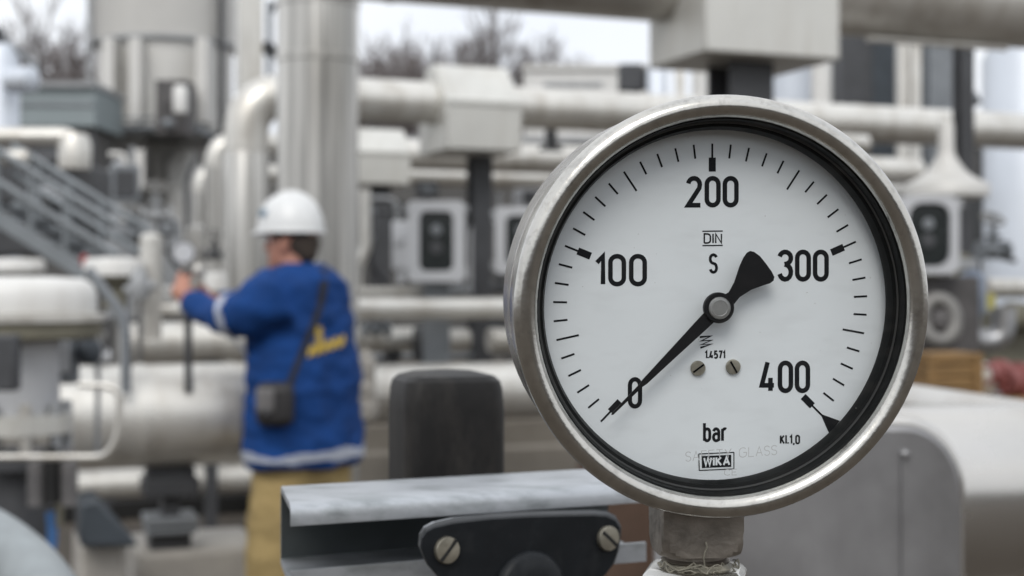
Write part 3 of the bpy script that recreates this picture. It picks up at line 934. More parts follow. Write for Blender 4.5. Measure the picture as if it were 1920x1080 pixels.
small_cap('small white cap at mid left, just below the stair foot', 215, 500, 6.2, 112, 34)
small_cap('small white cap partly cut off by the left border', 28, 497, 6.6, 108, 24)
small_cap('small pale cap behind the worker\'s hand', 405, 527, 6.0, 44, 34)
q = P(288, 470, 6.4)
t = obj('cream_cylinder', MB().lathe(P(283, 510, 6.4), (0, 0, 1), [(S(20, 6.4), -.3), (S(20, 6.4), S(65, 6.4)), (S(14, 6.4), S(72, 6.4))], 22), M['cream'])
tag(t, 'upright cream cylinder left of the small gauge stand', 'cylinder')
t = obj('grey_valve', MB().lathe(P(262, 560, 5.9), (0, 0, 1), [(S(16, 5.9), 0), (S(22, 5.9), S(20, 5.9)), (S(16, 5.9), S(40, 5.9)), (S(9, 5.9), S(60, 5.9))], 16).tube([P(235, 545, 5.9), P(292, 535, 5.9)], S(9, 5.9), 12).tube([P(262, 560, 5.9), P(262, 700, 6.2)], S(5, 5.9), 10), M['steel_grey'])
tag(t, 'grey valve body between white cap and small gauge stand', 'valve')
t = obj('white_block', MB().box(P(297, 553, 6.6), (S(58, 6.6), .15, S(34, 6.6))), M['white'], None, .012)
tag(t, 'small white block behind the grey valve body', 'block')
t = obj('rail_bar', MB().box(P(330, 600, 6.9), (S(160, 6.9), .05, S(8, 6.9)), YAW), M['steel_dark'])
tag(t, 'dark thin bar along the hip high pipe', 'bar')

# small gauge stand the worker reaches to
Yg = 5.12
k = S(1, Yg)
t = thing('gauge_stand', 'small gauge on a thin dark post at the worker\'s hands', 'gauge stand', P(353, 732, Yg))
obj('post', MB().lathe(P(353, 735, Yg), (0, 0, 1), [(7.5 * k, 0), (7.5 * k, 150 * k)], 14), M['steel_dark'], t)
obj('body', MB().lathe(P(348, 585, Yg), (0, 0, 1), [(8 * k, 0), (12 * k, 12 * k), (12 * k, 45 * k), (7 * k, 55 * k), (6 * k, 78 * k)], 14), M['steel_dark'], t)
gd = MB().lathe(P(345, 474, Yg), (0.12, -1, .05), [(21 * k, -12 * k), (22 * k, -8 * k), (22 * k, 4 * k), (20 * k, 6 * k), (19 * k, 4 * k)], 30)
obj('case', gd, M['steel_dark'], t)
obj('dial', MB().lathe(P(345, 474, Yg) + Vector((.12, -1, .05)).normalized() * 4.6 * k, (0.12, -1, .05), [(19.5 * k, 0), (19.5 * k, .8 * k)], 30), M['grey_cab'], t)
obj('knob', MB().ball(P(372, 506, Yg), (11 * k, 11 * k, 12 * k)), M['cream'], t)
obj('knob_stem', MB().tube([P(350, 508, Yg), P(364, 506, Yg)], 5 * k, 10), M['steel_dark'], t)

# near grey-blue pipe sweeping through the lower left corner
t = pipe('corner_pipe', 'pale blue grey pipe curving through the lower left corner', 'pipe',
         [P(-75, 985, 1.25), P(5, 1030, 1.2), P(70, 1092, 1.15), P(110, 1170, 1.1), P(125, 1300, 1.08), Vector((-.34, 1.08, .6)), Vector((-.34, 1.08, 0))], S(62, 1.2), M['pipe_fg'], .05, seg=32)

# ------------------------------------------------------------------ stair, left
t = thing('steel_stair', 'grey steel stair with handrails descending from the left edge', 'stair', (P(60, 0, 8.0).x, 8.0, 0.9))
sl = (P(180, 520, 8.0) - P(-40, 372, 8.0))
for j, dy in enumerate((0, .7)):
    off = Vector((0, dy, 0))
    p0, p1 = P(-60, 372, 8.0) + off, P(186, 528, 8.0) + off
    d = (p1 - p0)
    ang = math.atan2(d.z, d.x)
    m3 = Matrix.Rotation(-ang, 3, 'Y')
    obj('stringer', MB().box((p0 + p1) / 2, (d.length, .03, .085), m3=m3), M['stair'], t)
    for h in (.33, .62):
        rr = Vector((0, 0, h))
        obj('handrail', MB().tube([p0 + rr * .6, p1 + rr * .6 + Vector((.1, 0, -.05))], .022, 10), M['stair'], t)
    for f in (.22, .48, .74):
        pp = p0.lerp(p1, f)
        obj('baluster', MB().tube([pp, pp + Vector((0, 0, .375))], .017, 8), M['stair'], t)
for i in range(7):
    pp = P(-60, 372, 8.0).lerp(P(186, 528, 8.0), (i + .5) / 7)
    obj('tread', MB().box(pp + Vector((0, .35, 0)), (.17, .66, .02)), M['steel_mid'], t)

# ------------------------------------------------------------------ left background: tower, platform, sheds
Yt = 20.0
q = P(310, 0, Yt)
k = S(1, Yt)
t = thing('storage_tower', 'huge pale round tower on a platform, upper left', 'tower', (q.x, q.y, 0))
zl = P(0, 86, Yt).z
obj('drum', MB().lathe((q.x, q.y, zl), (0, 0, 1), [(132 * k, 0), (133 * k, 0.02), (133 * k, 4)], 48), M['clad_pale'], t)
obj('rim', MB().lathe((q.x, q.y, zl - .05), (0, 0, 1), [(126 * k, 0), (136 * k, .0), (136 * k, .045)], 48), M['steel_grey'], t)
zp = P(0, 262, Yt).z
obj('skirt', MB().lathe((q.x, q.y, zp + .06), (0, 0, 1), [(124 * k, 0), (124 * k, zl - zp - .12)], 48), M['clad_pale'], t)
obj('platform', MB().box((q.x - 14 * k, q.y - .4, zp), (240 * k, 2.1, .1)), M['steel_mid'], t)
for px in (212, 262, 385):
    pp = P(px, 0, Yt - 1.0)
    obj('stiffener', MB().box((pp.x, pp.y, (zl + zp) / 2), (.14, .5, zl - zp - .2)), M['clad_pale'], t)
obj('column', MB().lathe((q.x - 5 * k, q.y, 0), (0, 0, 1), [(52 * k, 0), (52 * k, zp - 1), (34 * k, zp - .6), (34 * k, zp - .06)], 36), M['tower_grey'], t)
obj('side_pipe', MB().tube([(q.x + 122 * k, q.y - .6, 0), (q.x + 122 * k, q.y - .6, 9)], 6 * k, 12), M['steel_dark'], t)
obj('side_pipe', MB().tube([(q.x - 118 * k, q.y - .6, zp), (q.x - 118 * k, q.y - .6, 9)], 5 * k, 12), M['steel_grey'], t)
q2 = P(330, 205, Yt - 1.6)
obj('machine_bay', MB().box((q2.x, q2.y, q2.z), (54 * k, .5, 92 * k)), M['dark_bay'], t)
obj('white_can', MB().lathe(P(338, 212, Yt - 2.1), (0, 0, 1), [(11 * k, 0), (12 * k, 4 * k), (12 * k, 40 * k), (8 * k, 46 * k)], 18), M['white'], t)
obj('pump_housing', MB().ball(P(315, 232, Yt - 2.0), (12 * k, 10 * k, 9 * k)), M['steel_mid'], t)
obj('rail', MB().tube([P(180, 222, Yt - 1.5), P(300, 222, Yt - 1.5)], .02, 6).tube([P(180, 240, Yt - 1.5), P(300, 240, Yt - 1.5)], .02, 6), M['steel_mid'], t)
for (x0, y0, x1, y1, mm) in ((195, 265, 195, 470, 'steel_dark'), (392, 265, 392, 470, 'steel_dark')):
    obj('leg', MB().tube([P(x0, y0, Yt - .9), Vector((P(x1, y1, Yt - .9).x, Yt - .9, 0))], 7 * k, 10), M[mm], t)
for px, w, mm in ((220, 34, 'hall'), (345, 30, 'hall')):
    pp = P(px, 380, Yt - .3)
    obj('vessel', MB().lathe((pp.x, pp.y, 0.3), (0, 0, 1), [(w * .6 * k, 0), (w * k, .2), (w * k, P(0, 300, Yt).z - .4), (w * .5 * k, P(0, 285, Yt).z - .3)], 24), M['clad_pale'] if px == 345 else M['tower_grey'], t)
# dark shed
q = P(95, 0, 17)
t = thing('grey_shed', 'grey blue sheet metal shed left of the round tower', 'shed', (q.x, q.y, 0))
z0, z1 = P(0, 238, 17).z, P(0, 166, 17).z
obj('wall', MB().box((P(100, 0, 17).x, 17.5, z0 / 2 + z1 / 2), (S(165, 17), 1.2, z1 - z0)), M['greenblue'], t)
obj('roof', MB().box((P(100, 0, 17).x, 17.5, z1 + .03), (S(172, 17), 1.35, .06)), M['steel_grey'], t)
obj('stripe', MB().box((P(100, 0, 17).x, 16.89, z0 + (z1 - z0) * .55), (S(165, 17), .02, .04)), M['steel_mid'], t)
obj('base', MB().box((P(100, 0, 17).x, 17.5, z0 / 2 - .01), (S(140, 17), 1.0, z0 - .03)), M['hall'], t)
# white vessel far left
q = P(8, 0, 12)
t = thing('white_vessel', 'white vessel with dark top fitting cut by the left border', 'vessel', (q.x, q.y, 0))
obj('shell', MB().lathe((P(2, 0, 12).x, 12, 0), (0, 0, 1), [(S(34, 12), 0), (S(34, 12), P(0, 110, 12).z), (S(20, 12), P(0, 84, 12).z)], 28), M['clad_blue'], t)
obj('manway', MB().lathe(P(38, 150, 11.8), (1, -.3, 0), [(S(24, 12), -.1), (S(24, 12), S(26, 12)), (S(10, 12), S(34, 12))], 22), M['clad_blue'], t)
obj('fitting', MB().ball(P(-2, 66, 12), (S(13, 12), S(12, 12), S(16, 12))), M['steel_dark'], t)
obj('stay_rod', MB().tube([P(8, 74, 12), P(75, 130, 12)], .022, 8), M['steel_mid'], t)
# left cream pipes
t = pipe('elbow_pipe', 'cream pipe with a blunt downward elbow, below the grey shed', 'pipe',
         [P(-60, 256, 9.4), P(140, 256, 9.4), P(140, 318, 9.4)], S(17, 9.4), M['cream'], .1)
q = P(140, 280, 9.4)
obj('collar', MB().lathe(q - Vector((0, 0, .13)), (0, 0, 1), [(S(29, 9.4), 0), (S(30, 9.4), .05), (S(30, 9.4), .17), (S(22, 9.4), .23)], 26), M['cream'], t)
t = pipe('pipe_stub', 'round ended cream pipe stub at the left border', 'pipe', [P(-50, 295, 8.6), P(40, 295, 8.6), P(52, 296, 8.6)], S(14, 8.6), M['cream'])
t = obj('dark_machine', MB().box(P(60, 330, 10.5), (S(110, 10.5), .5, S(110, 10.5))).box(P(150, 380, 11), (S(85, 11), .5, S(130, 11))).box(P(40, 425, 11.5), (S(260, 11.5), .5, S(110, 11.5))).tube([P(40, 300, 10.2), P(110, 300, 10.2)], .05, 12), M['steel_dark'], None, .02)
tag(t, 'dark machinery block under the cream elbow pipe', 'machine')
t = obj('pale_cover', MB().box(P(88, 364, 9.0), (S(54, 9), .2, S(26, 9))), M['grey_cab'], None, .02)
tag(t, 'small pale cover above the stair handrail', 'cover')
t = obj('red_lamp', MB().ball(P(158, 484, 7.6), S(7, 7.6)).box(P(158, 492, 7.6), (.03, .03, .03)), mat('red_lens', (.35, .03, .03), .4))
tag(t, 'tiny red indicator beside the stair foot', 'indicator')
# mid-grey equipment between stair and risers
for (x0, y0, x1, y1, Y, mm, nm, lab) in ((268, 400, 340, 520, 12, 'steel_grey', 'grey_vessel', 'squat grey vessel under the round tower'),
                                         (200, 300, 250, 500, 14, 'steel_grey', 'grey_vessel', 'tall narrow grey vessel above the stair handrail'),
                                         (345, 420, 395, 520, 11.5, 'tower_grey', 'grey_vessel', 'dark grey vessel left of the slimmest riser')):
    c_ = P((x0 + x1) / 2, y1, Y)
    k = S(1, Y)
    w_ = (x1 - x0) / 2 * k
    h_ = (y1 - y0) * k
    t = obj(nm, MB().lathe(c_ - Vector((0, 0, .5)), (0, 0, 1), [(w_, 0), (w_, h_ * .75 + .5), (w_ * .8, h_ * .92 + .5), (w_ * .3, h_ + .5)], 26)
            .lathe(c_ + Vector((0, 0, h_ * .4)), (0, 0, 1), [(w_ * 1.06, 0), (w_ * 1.06, .04)], 26), M[mm])
    tag(t, lab, 'vessel', 'grey vessels below the tower')

# ------------------------------------------------------------------ small plant fittings between the pipes
def gate_valve(label, px, py, Y, size, mt='steel_grey', turn=0.3):
    """Small wheel valve: body between two flanges, bonnet, spindle, spoked handwheel."""
    k = S(1, Y) * size
    q = P(px, py, Y)
    t = thing('wheel_valve', label, 'valve', q - Vector((0, 0, 16 * k)), 'small wheel valves between the pipes')
    m = M[mt]
    d = G
    obj('body', MB().ball(q, (13 * k, 13 * k, 14 * k)).tube([q - d * 24 * k, q + d * 24 * k], 8 * k, 14), m, t)
    for s in (-1, 1):
        obj('flange', MB().tube([q + d * s * 20 * k, q + d * s * 26 * k], 16 * k, 18), m, t)
    obj('bonnet', MB().lathe(q, (0, 0, 1), [(9 * k, 8 * k), (9 * k, 20 * k), (13 * k, 20 * k), (13 * k, 24 * k), (6 * k, 26 * k), (5 * k, 40 * k), (2.5 * k, 41 * k), (2.5 * k, 56 * k)], 14), m, t)
    w = q + Vector((0, 0, 50 * k))
    ax = Vector((math.sin(turn) * .5, -math.cos(turn) * .5, .8)).normalized()
    x_, y_, _ = frame_of(ax)
    wh = MB().tube([w + (x_ * math.cos(a) + y_ * math.sin(a)) * 17 * k for a in [2 * PI * i / 20 for i in range(21)]], 2.6 * k, 8)
    for i in range(3):
        a = 2 * PI * i / 3
        wh.tube([w, w + (x_ * math.cos(a) + y_ * math.sin(a)) * 17 * k], 1.8 * k, 6)
    obj('handwheel', wh, M['handwheel'], t)
    return t


for args in (('grey wheel valve low in the gap right of the thick riser', 705, 618, 8.7, 1.0, 'steel_mid'),
             ('grey wheel valve between cabinet and thin hip high pipe', 860, 545, 8.7, .9, 'steel_grey'),
             ('dark wheel valve just left of the gauge, behind the tall post', 938, 540, 9.2, .9, 'steel_dark'),
             ('grey wheel valve under the round tower platform', 292, 405, 11, 1.1, 'steel_grey'),
             ('dark wheel valve left of the upright cream cylinder', 243, 440, 9.8, 1.0, 'steel_mid'),
             ('dark wheel valve above the small pale cap by the worker', 402, 478, 9.5, .8, 'steel_dark'),
             ('pale wheel valve on the left end of the thickest low pipe', 185, 668, 5.2, .8, 'grey_cab'),
             ('grey wheel valve right of the conical hood', 1862, 470, 8.2, 1.2, 'steel_mid')):
    gate_valve(*args)
for lab, pts, w, mt in (('thin dark upright line left of the tower platform', [(176, 245), (176, 470)], 4, 'steel_dark'),
                        ('thin grey upright line under the tower platform', [(248, 275), (248, 400)], 5, 'steel_grey'),
                        ('pale bent line under the tower platform', [(205, 290), (235, 290), (235, 420)], 6, 'clad_pale'),
                        ('dark bent line right of the tower column', [(372, 290), (350, 330), (350, 470)], 5, 'steel_dark'),
                        ('grey line with two bends above the shorter post', [(690, 372), (745, 372), (745, 420)], 5, 'steel_grey'),
                        ('dark line running behind both dark posts', [(670, 398), (1010, 404)], 5, 'steel_dark'),
                        ('pale line rising beside the cabinet', [(884, 530), (884, 420), (930, 412)], 4, 'grey_cab'),
                        ('thin line dropping beside the tall post', [(934, 360), (934, 520)], 4, 'steel_grey'),
                        ('grey line crossing under the thin hip high pipe', [(690, 668), (880, 668), (940, 660)], 6, 'steel_mid'),
                        ('thin dark line at the right border beside the silver tank', [(1838, 280), (1838, 470), (1905, 490)], 5, 'steel_dark'),
                        ('slim grey line left of the tall silver tank', [(1795, 90), (1795, 200)], 5, 'steel_grey')):
    Yl = {'tower': 13.0}.get('tower' if 'tower' in lab else '', 9.4)
    pipe('small_pipe', lab, 'pipe', [P(x, y, Yl) for x, y in pts], S(w, Yl), M[mt], .12, group='thin lines between the large pipes', seg=10)
for lab, px, py, Y, w, h, mt in (('dark control box under the lowest upper pipe', 800, 356, 9.6, 40, 30, 'steel_dark'),
                                 ('grey control box left of the shorter post', 690, 420, 9.0, 26, 60, 'steel_mid'),
                                 ('pale control box behind the left rim of the gauge', 1000, 372, 9.8, 70, 36, 'grey_cab'),
                                 ('dark control box low beside the tall post', 945, 605, 9.0, 40, 40, 'slate'),
                                 ('dark control box behind the tower column', 235, 345, 12.5, 52, 70, 'steel_mid'),
                                 ('small dark control box above the cream cylinder', 312, 428, 10.5, 34, 28, 'steel_dark')):
    q = P(px, py, Y)
    k = S(1, Y)
    t = thing('control_box', lab, 'control box', q - Vector((0, 0, h / 2 * k)), 'control boxes between the pipes')
    obj('casing', MB().box(q, (w * k, .12, h * k), YAW * .5), M[mt], t, .008)
    obj('cover', MB().box(q + Vector((.02, -.07, 0)), (w * .7 * k, .02, h * .7 * k), YAW * .5), M['steel_dark'] if mt != 'steel_dark' else M['steel_mid'], t, .004)
    obj('cable', MB().tube(fillet([q + Vector((0, 0, -h / 2 * k)), q + Vector((.01, 0, -h / 2 * k - .15)), q + Vector((.12, .05, -h / 2 * k - .3))], .06), .012, 8), M['strap'], t)

# ------------------------------------------------------------------ far: hall, white building, trees
t = thing('plant_hall', 'long grey plant hall far behind the pipes', 'building', (0, 30, 0))
zr = P(0, 268, 30).z
hw = MB().box((3.5, 31.5, zr / 2), (36, 3, zr))
obj('wall', hw, M['hall'], t)
obj('roof', MB().box((3.5, 31.5, zr + .06), (36.4, 3.3, .12)), M['steel_grey'], t)
rng = random.Random(3)
for i in range(16):
    x = -9 + i * 1.55 + rng.uniform(-.3, .3)
    if rng.random() < .5:
        obj('pilaster', MB().box((x, 29.93, zr / 2), (rng.uniform(.2, .5), .12, zr - .3)), M['clad_pale'], t)
    else:
        obj('window', MB().box((x, 29.97, zr * rng.uniform(.5, .75)), (rng.uniform(.5, 1.0), .05, rng.uniform(.5, 1.1))), M['glass_dark'], t)
t = thing('white_building', 'low white building below the bare trees', 'building', (P(1100, 0, 42).x, 42, 0))
zr = P(0, 132, 42).z
obj('wall', MB().box((P(1100, 0, 42).x, 43, zr / 2), (S(235, 42), 2, zr)), M['white'], t)
obj('roof', MB().box((P(1100, 0, 42).x, 43, zr + .08), (S(240, 42), 2.2, .16)), M['clad_pale'], t)
obj('window', MB().box((P(1075, 0, 42).x, 41.98, P(0, 158, 42).z), (S(110, 42), .06, S(8, 42))), M['steel_grey'], t)


# brick hall added out of view, so the gauge steel mirrors something dark
t = thing('added_hall', 'added dark brick hall behind the photographer, seen only as a reflection', 'building', (0, -14, 0))
obj('wall', MB().box((0, -15, 1.5), (44, 2, 3.0)), mat('dull_brick', (.125, .11, .095), .9, 0, .2, 3), t)
obj('roof', MB().box((0, -15, 3.07), (44.6, 2.4, .14)), M['steel_mid'], t)
for i in range(7):
    obj('window', MB().box((-12 + 4 * i, -13.97, 1.7), (1.4, .08, 1.2)), M['glass_dark'], t)


def bare_tree(label, px, py_top, Y, spread, seed):
    rng = random.Random(seed)
    base = Vector((P(px, 0, Y).x, Y, 0))
    H = P(0, py_top, Y).z
    t = thing('bare_tree', label, 'tree', base, 'bare trees behind the plant')
    tr, cr = MB(), MB()
    th = H * .42
    tr.tube([base, base + Vector((.1, 0, th * .5)), base + Vector((0, .1, th))], [H * .028, H * .022, H * .017], 8)
    obj('trunk', tr, M['bark'], t)

    def grow(p, d, L, r, depth):
        n = 3
        pts = [p]
        q = p.copy()
        dd = d.copy()
        for i in range(n):
            dd = (dd + Vector((rng.uniform(-.22, .22), rng.uniform(-.22, .22), rng.uniform(-.02, .2)))).normalized()
            q = q + dd * L / n
            pts.append(q.copy())
        cr.tube(pts, [r * (1 - .5 * i / n) for i in range(n + 1)], 4 if depth > 1 else 6)
        if depth >= 6:
            return
        for i in range(rng.choice((3, 3, 4)) if depth < 4 else 3):
            at = pts[-1] if i == 0 else pts[rng.choice((1, 2, 3))]
            nd = (dd + Vector((rng.uniform(-1, 1), rng.uniform(-1, 1), rng.uniform(-.25, .7))) * spread).normalized()
            grow(at, nd, L * rng.uniform(.6, .8), max(r * .6, .016), depth + 1)
    for i in range(5):
        a = 2 * PI * i / 5 + rng.random()
        grow(base + Vector((0, 0, th * rng.uniform(.75, 1.0))), Vector((math.cos(a) * .6, math.sin(a) * .6, 1)).normalized(), H * .235, H * .014, 1)
    obj('crown', cr, M['bark'], t)
    return t


bare_tree('tallest bare tree with a wide round crown left of the overhead box', 925, 48, 48, .85, 11)
bare_tree('dense bare tree between thick riser and pitched box', 795, 82, 46, .9, 5)
bare_tree('dark bare tree touching the right edge of the thick riser', 700, 72, 40, .8, 21)
bare_tree('bare tree with purplish crown left of the round tower', 100, 52, 44, .8, 9)
bare_tree('smaller bare tree hugging the left side of the round tower', 150, 88, 50, .9, 14)
bare_tree('low bare tree just left of the pitched box', 845, 96, 50, .9, 33)


# ------------------------------------------------------------------ the worker
kp = 5.06 / F
BX = (568 - 960) * kp
fv, lv = Vector((-0.87, 0.49, 0)).normalized(), Vector((-0.49, -0.87, 0)).normalized()
UZ = Vector((0, 0, 1))


def Q(fw, lf, z):
    return Vector((BX, 5.06, 0)) + fv * fw + lv * lf + UZ * z


def zpx(py):
    return CAM_Z - (py - 540) * kp


worker = thing('person', 'worker in blue jacket and white hard hat reaching for the small gauge', 'person', (BX, 5.06, 0))
b = MB()
# trunk, neck
b.tube([Q(0, 0, .86), Q(0, 0, .95), Q(-.01, 0, 1.1), Q(0, 0, 1.3), Q(.0, 0, 1.44), Q(.015, 0, 1.5)], [.11, .12, .105, .11, .115, .065], 18)
b.tube([Q(.01, 0, 1.44), Q(.03, 0, 1.53), Q(.04, 0, 1.63)], [.075, .06, .058], 16)
# head
hf = Vector((-0.94, 0.34, 0)).normalized()
hl = Vector((-0.34, -0.94, 0)).normalized()
HO = Q(.05, 0, 1.562)


def H(f_, l_, z):
    return HO + hf * f_ + hl * l_ + UZ * z


rings = []
for z, fr, bk, w in ((0, .074, .015, .022), (.014, .084, -.03, .04), (.04, .088, -.068, .055), (.065, .087, -.085, .063), (.09, .084, -.094, .068),
                     (.115, .078, -.098, .071), (.14, .086, -.1, .074), (.18, .08, -.098, .074), (.212, .05, -.075, .058), (.232, .012, -.03, .02)):
    c_, a_ = (fr + bk) / 2, (fr - bk) / 2
    rings.append([H(c_ + a_ * math.cos(t), w * math.sin(t), z) for t in [2 * PI * i / 24 for i in range(24)]])
b.loft(rings)
b.tube([H(.076, 0, .126), H(.094, 0, .100), H(.103, 0, .083), H(.088, 0, .076)], [.008, .011, .014, .012], 10)   # nose
b.ball(H(.084, 0, .054), (.012, .012, .008)).ball(H(.084, 0, .042), (.012, .012, .008)).ball(H(.074, 0, .012), .02)   # lips, chin
b.ball(H(.082, .024, .132), (.012, .012, .006)).ball(H(.082, -.024, .132), (.012, .012, .006))                     # brow
for s_ in (-1, 1):
    b.ball(H(-.008, s_ * .075, .092), (.014, .014, .03))


def hand(wrist, d, up, side, curl):
    """Palm, four unequal bent fingers and a thumb from the side of the palm."""
    d, up = Vector(d).normalized(), Vector(up).normalized()
    sd = d.cross(up).normalized() * side
    b.tube([wrist - d * .05, wrist, wrist + d * .03, wrist + d * .085], [.03, .027, .034, .028], 14)
    b.ball(wrist + d * .05 + sd * .012, (.034, .034, .034))
    for i, (L, o_) in enumerate(((.072, .030), (.080, .010), (.074, -.011), (.058, -.031))):
        p = wrist + d * .085 + up * o_
        pts = [p - d * .015, p + d * L * .35]
        dd = d.copy()
        for j in range(2):
            dd = (dd * math.cos(curl) - sd * math.sin(curl)).normalized()
            pts.append(pts[-1] + dd * L * .36)
        b.tube(pts, [.0105, .010, .009, .0075], 8)
    tp = wrist + d * .035 + up * .03
    b.tube([tp, tp + (up * .6 + d * .7).normalized() * .035, tp + (up * .35 + d * .8 - sd * .5).normalized() * .062], [.014, .0115, .009], 8)


SHL, ELL, WRL = Q(-.03, .185, 1.475), Q(.072, .30, 1.385), Q(.335, .215, 1.452)
SHR, ELR, WRR = Q(.02, -.19, 1.475), Q(.22, -.17, 1.43), Q(.365, .03, 1.445)
b.tube([SHL, SHL.lerp(ELL, .5), ELL], [.062, .054, .046], 14).tube([ELL, ELL.lerp(WRL, .4), WRL], [.046, .043, .03], 14)
b.tube([SHR, SHR.lerp(ELR, .5), ELR], [.062, .054, .046], 14).tube([ELR, ELR.lerp(WRR, .4), WRR], [.046, .043, .03], 14)
hand(WRL + (WRL - ELL).normalized() * .01, (WRL - ELL) + Vector((0, .03, .16)), UZ + Vector((.3, 0, 0)), -1, .75)
hand(WRR, (WRR - ELR) + Vector((0, 0, .02)), UZ, 1, .8)
# legs, feet
for s_ in (-1, 1):
    hp_, kn, an = Q(0, s_ * .10, .90), Q(.02 + .02 * s_, s_ * .13, .50), Q(-.02 + .04 * s_, s_ * .15, .09)
    b.tube([hp_, hp_.lerp(kn, .5), kn], [.09, .078, .056], 16).tube([kn, kn.lerp(an, .35), an], [.056, .057, .036], 16)
    b.tube([an, an + UZ * -.045 + fv * .02, an + fv * .15 - UZ * .06], [.036, .04, .028], 12)
body = obj('body', b, M['skin'], worker)
remesh(body, 0.0055, 2)

# jacket: torso rings matched to the silhouette plus sleeves, fused and creased
j = MB()
rings = []
for py, cx, hw, fo in ((497, 558, 30, .03), (501, 558, 44, .025), (508, 558, 57, .015), (522, 563, 69, .0), (545, 567, 79, 0), (600, 567, 87, 0), (655, 566, 93, 0),
                       (720, 571, 97, 0), (780, 569, 99, 0), (835, 571, 101, 0), (868, 570, 97, 0), (871, 570, 91, 0)):
    a_ = hw * kp / .735
    b__ = a_ * .62
    if py < 530:
        b__ = a_ * .72
    c_ = Vector((BX + (cx - 568) * kp, 5.06, zpx(py)))
    ring = []
    for i in range(40):
        t_ = 2 * PI * i / 40
        ct, st = math.cos(t_), math.sin(t_)
        ex = .85
        ring.append(c_ + lv * a_ * math.copysign(abs(ct) ** ex, ct) + fv * b__ * math.copysign(abs(st) ** ex, st))
    rings.append(ring)
j.loft(rings)
def sleeve(sh, el, wr, r0, r1, r2):
    pts = fillet([sh, el, wr], .10, 8)
    n_ = len(pts)
    rr = []
    for i in range(n_):
        f_ = i / (n_ - 1)
        rr.append(r0 + (r1 - r0) * f_ / .55 if f_ < .55 else r1 + (r2 - r1) * (f_ - .55) / .45)
    j.tube(pts, rr, 22)
sleeve(SHL + fv * -.03, ELL, WRL, .105, .079, .046)
sleeve(SHR, ELR, WRR, .10, .080, .048)
j.tube([Q(.005, 0, 1.545), Q(-.002, 0, 1.590)], [.084, .078], 20)
jacket = obj('jacket', j, M['jacket'], worker)
remesh(jacket, 0.011, 3, 0.013, 8.5, 3.3)

from mathutils.bvhtree import BVHTree
jb = BVHTree.FromPolygons([v.co.copy() for v in jacket.data.vertices], [tuple(p.vertices) for p in jacket.data.polygons])
JL = root_loc(jacket)


def hug(pts_lr, off=.004):
    """Lay points on the jacket surface, a few mm proud."""
    out = []
    for p in pts_lr:
        loc, nor, _i, _d = jb.find_nearest(Vector(p) - JL)
        out.append((loc + nor * off + JL, nor))
    return out


def strip_on_jacket(name, path, width_dir, w, m, parent, off=.005):
    A1 = hug([p + width_dir * w / 2 for p in path], off)
    A2 = hug([p - width_dir * w / 2 for p in path], off)
    s_ = MB()
    rg = [[a_[0], b_[0], b_[0] - b_[1] * .008, a_[0] - a_[1] * .008] for a_, b_ in zip(A1, A2)]
    s_.loft(rg)
    return obj(name, s_, m, parent)


# reflective hem band and sleeve band, yellow print on the back, shoulder strap
hem = []
for i in range(49):
    t_ = 2 * PI * i / 48
    hem.append(Vector((BX, 5.06, zpx(848))) + lv * .31 * math.cos(t_) + fv * .2 * math.sin(t_))
strip_on_jacket('reflective_band', hem, UZ, .030, M['reflect'], worker)
mid = ELL.lerp(WRL, .10)
ad = Vector((-.93, .36, -.10)).normalized()
x_, y_, _ = frame_of(ad)
sb = [mid + (x_ * math.cos(2 * PI * i / 30) + y_ * math.sin(2 * PI * i / 30)) * .12 for i in range(31)]
strip_on_jacket('reflective_band', sb, ad, .030, M['reflect'], worker)


def ray_jacket(px, py, off=.005):
    d = (P(px, py, 5.0) - Vector((0, 0, CAM_Z))).normalized()
    loc, nor, _i, _d = jb.ray_cast(Vector((0, 0, CAM_Z)) - JL, d)
    if loc is None:
        loc, nor, _i, _d = jb.find_nearest(P(px, py, 5.0) - JL)
    return loc + JL + nor * off, nor


def patch(name, pxs, m, half, parent=worker, off=.004, vertical=False):
    s_ = MB()
    rg = []
    for px, py in pxs:
        up_ = (0, half) if not vertical else (half, 0)
        p1, n1 = ray_jacket(px - up_[0], py - up_[1], off)
        p2, n2 = ray_jacket(px + up_[0], py + up_[1], off)
        rg.append([p1, p2, p2 - n2 * .007, p1 - n1 * .007])
    s_.loft(rg)
    return obj(name, s_, m, parent)


patch('back_lettering', [(577 + 3.6 * i, 660 - 1.15 * i + (3 if i % 4 < 2 else -3)) for i in range(20)], M['yellow'], 8)
patch('back_lettering', [(597, 612), (597, 625), (598, 640), (599, 652)], M['yellow'], 5.5, vertical=True)
strap_px = [(606, 505), (606, 530), (602, 560), (594, 590), (583, 620), (570, 650), (558, 680), (548, 705), (541, 728)]
patch('shoulder_strap', strap_px, M['strap'], 6, vertical=True, off=.006)

# trousers and boots
tr_ = MB()
tr_.tube([Q(.01, 0, .95), Q(.01, 0, .88), Q(.01, 0, .80)], [.10, .12, .12], 22)
for s_ in (-1, 1):
    hp_, kn, an = Q(0, s_ * .10, .90), Q(.02 + .02 * s_, s_ * .13, .50), Q(-.02 + .04 * s_, s_ * .15, .10)
    tr_.tube([hp_, hp_.lerp(kn, .5), kn, kn.lerp(an, .5), an], [.105, .108, .095, .092, .088], 20)
tro = obj('trousers', tr_, M['khaki'], worker)
remesh(tro, 0.012, 3, 0.008, 9, 8.1)
for s_ in (-1, 1):
    an = Q(-.02 + .04 * s_, s_ * .15, .09)
    bt = MB().tube([an + UZ * .06, an, an - UZ * .03 + fv * .01], [.052, .055, .06], 16).tube([an - UZ * .04 - fv * .05, an - UZ * .04 + fv * .06, an - UZ * .05 + fv * .19], [.045, .05, .036], 14)
    bo = obj('boot', bt, M['strap'], worker)
    remesh(bo, 0.01, 2)
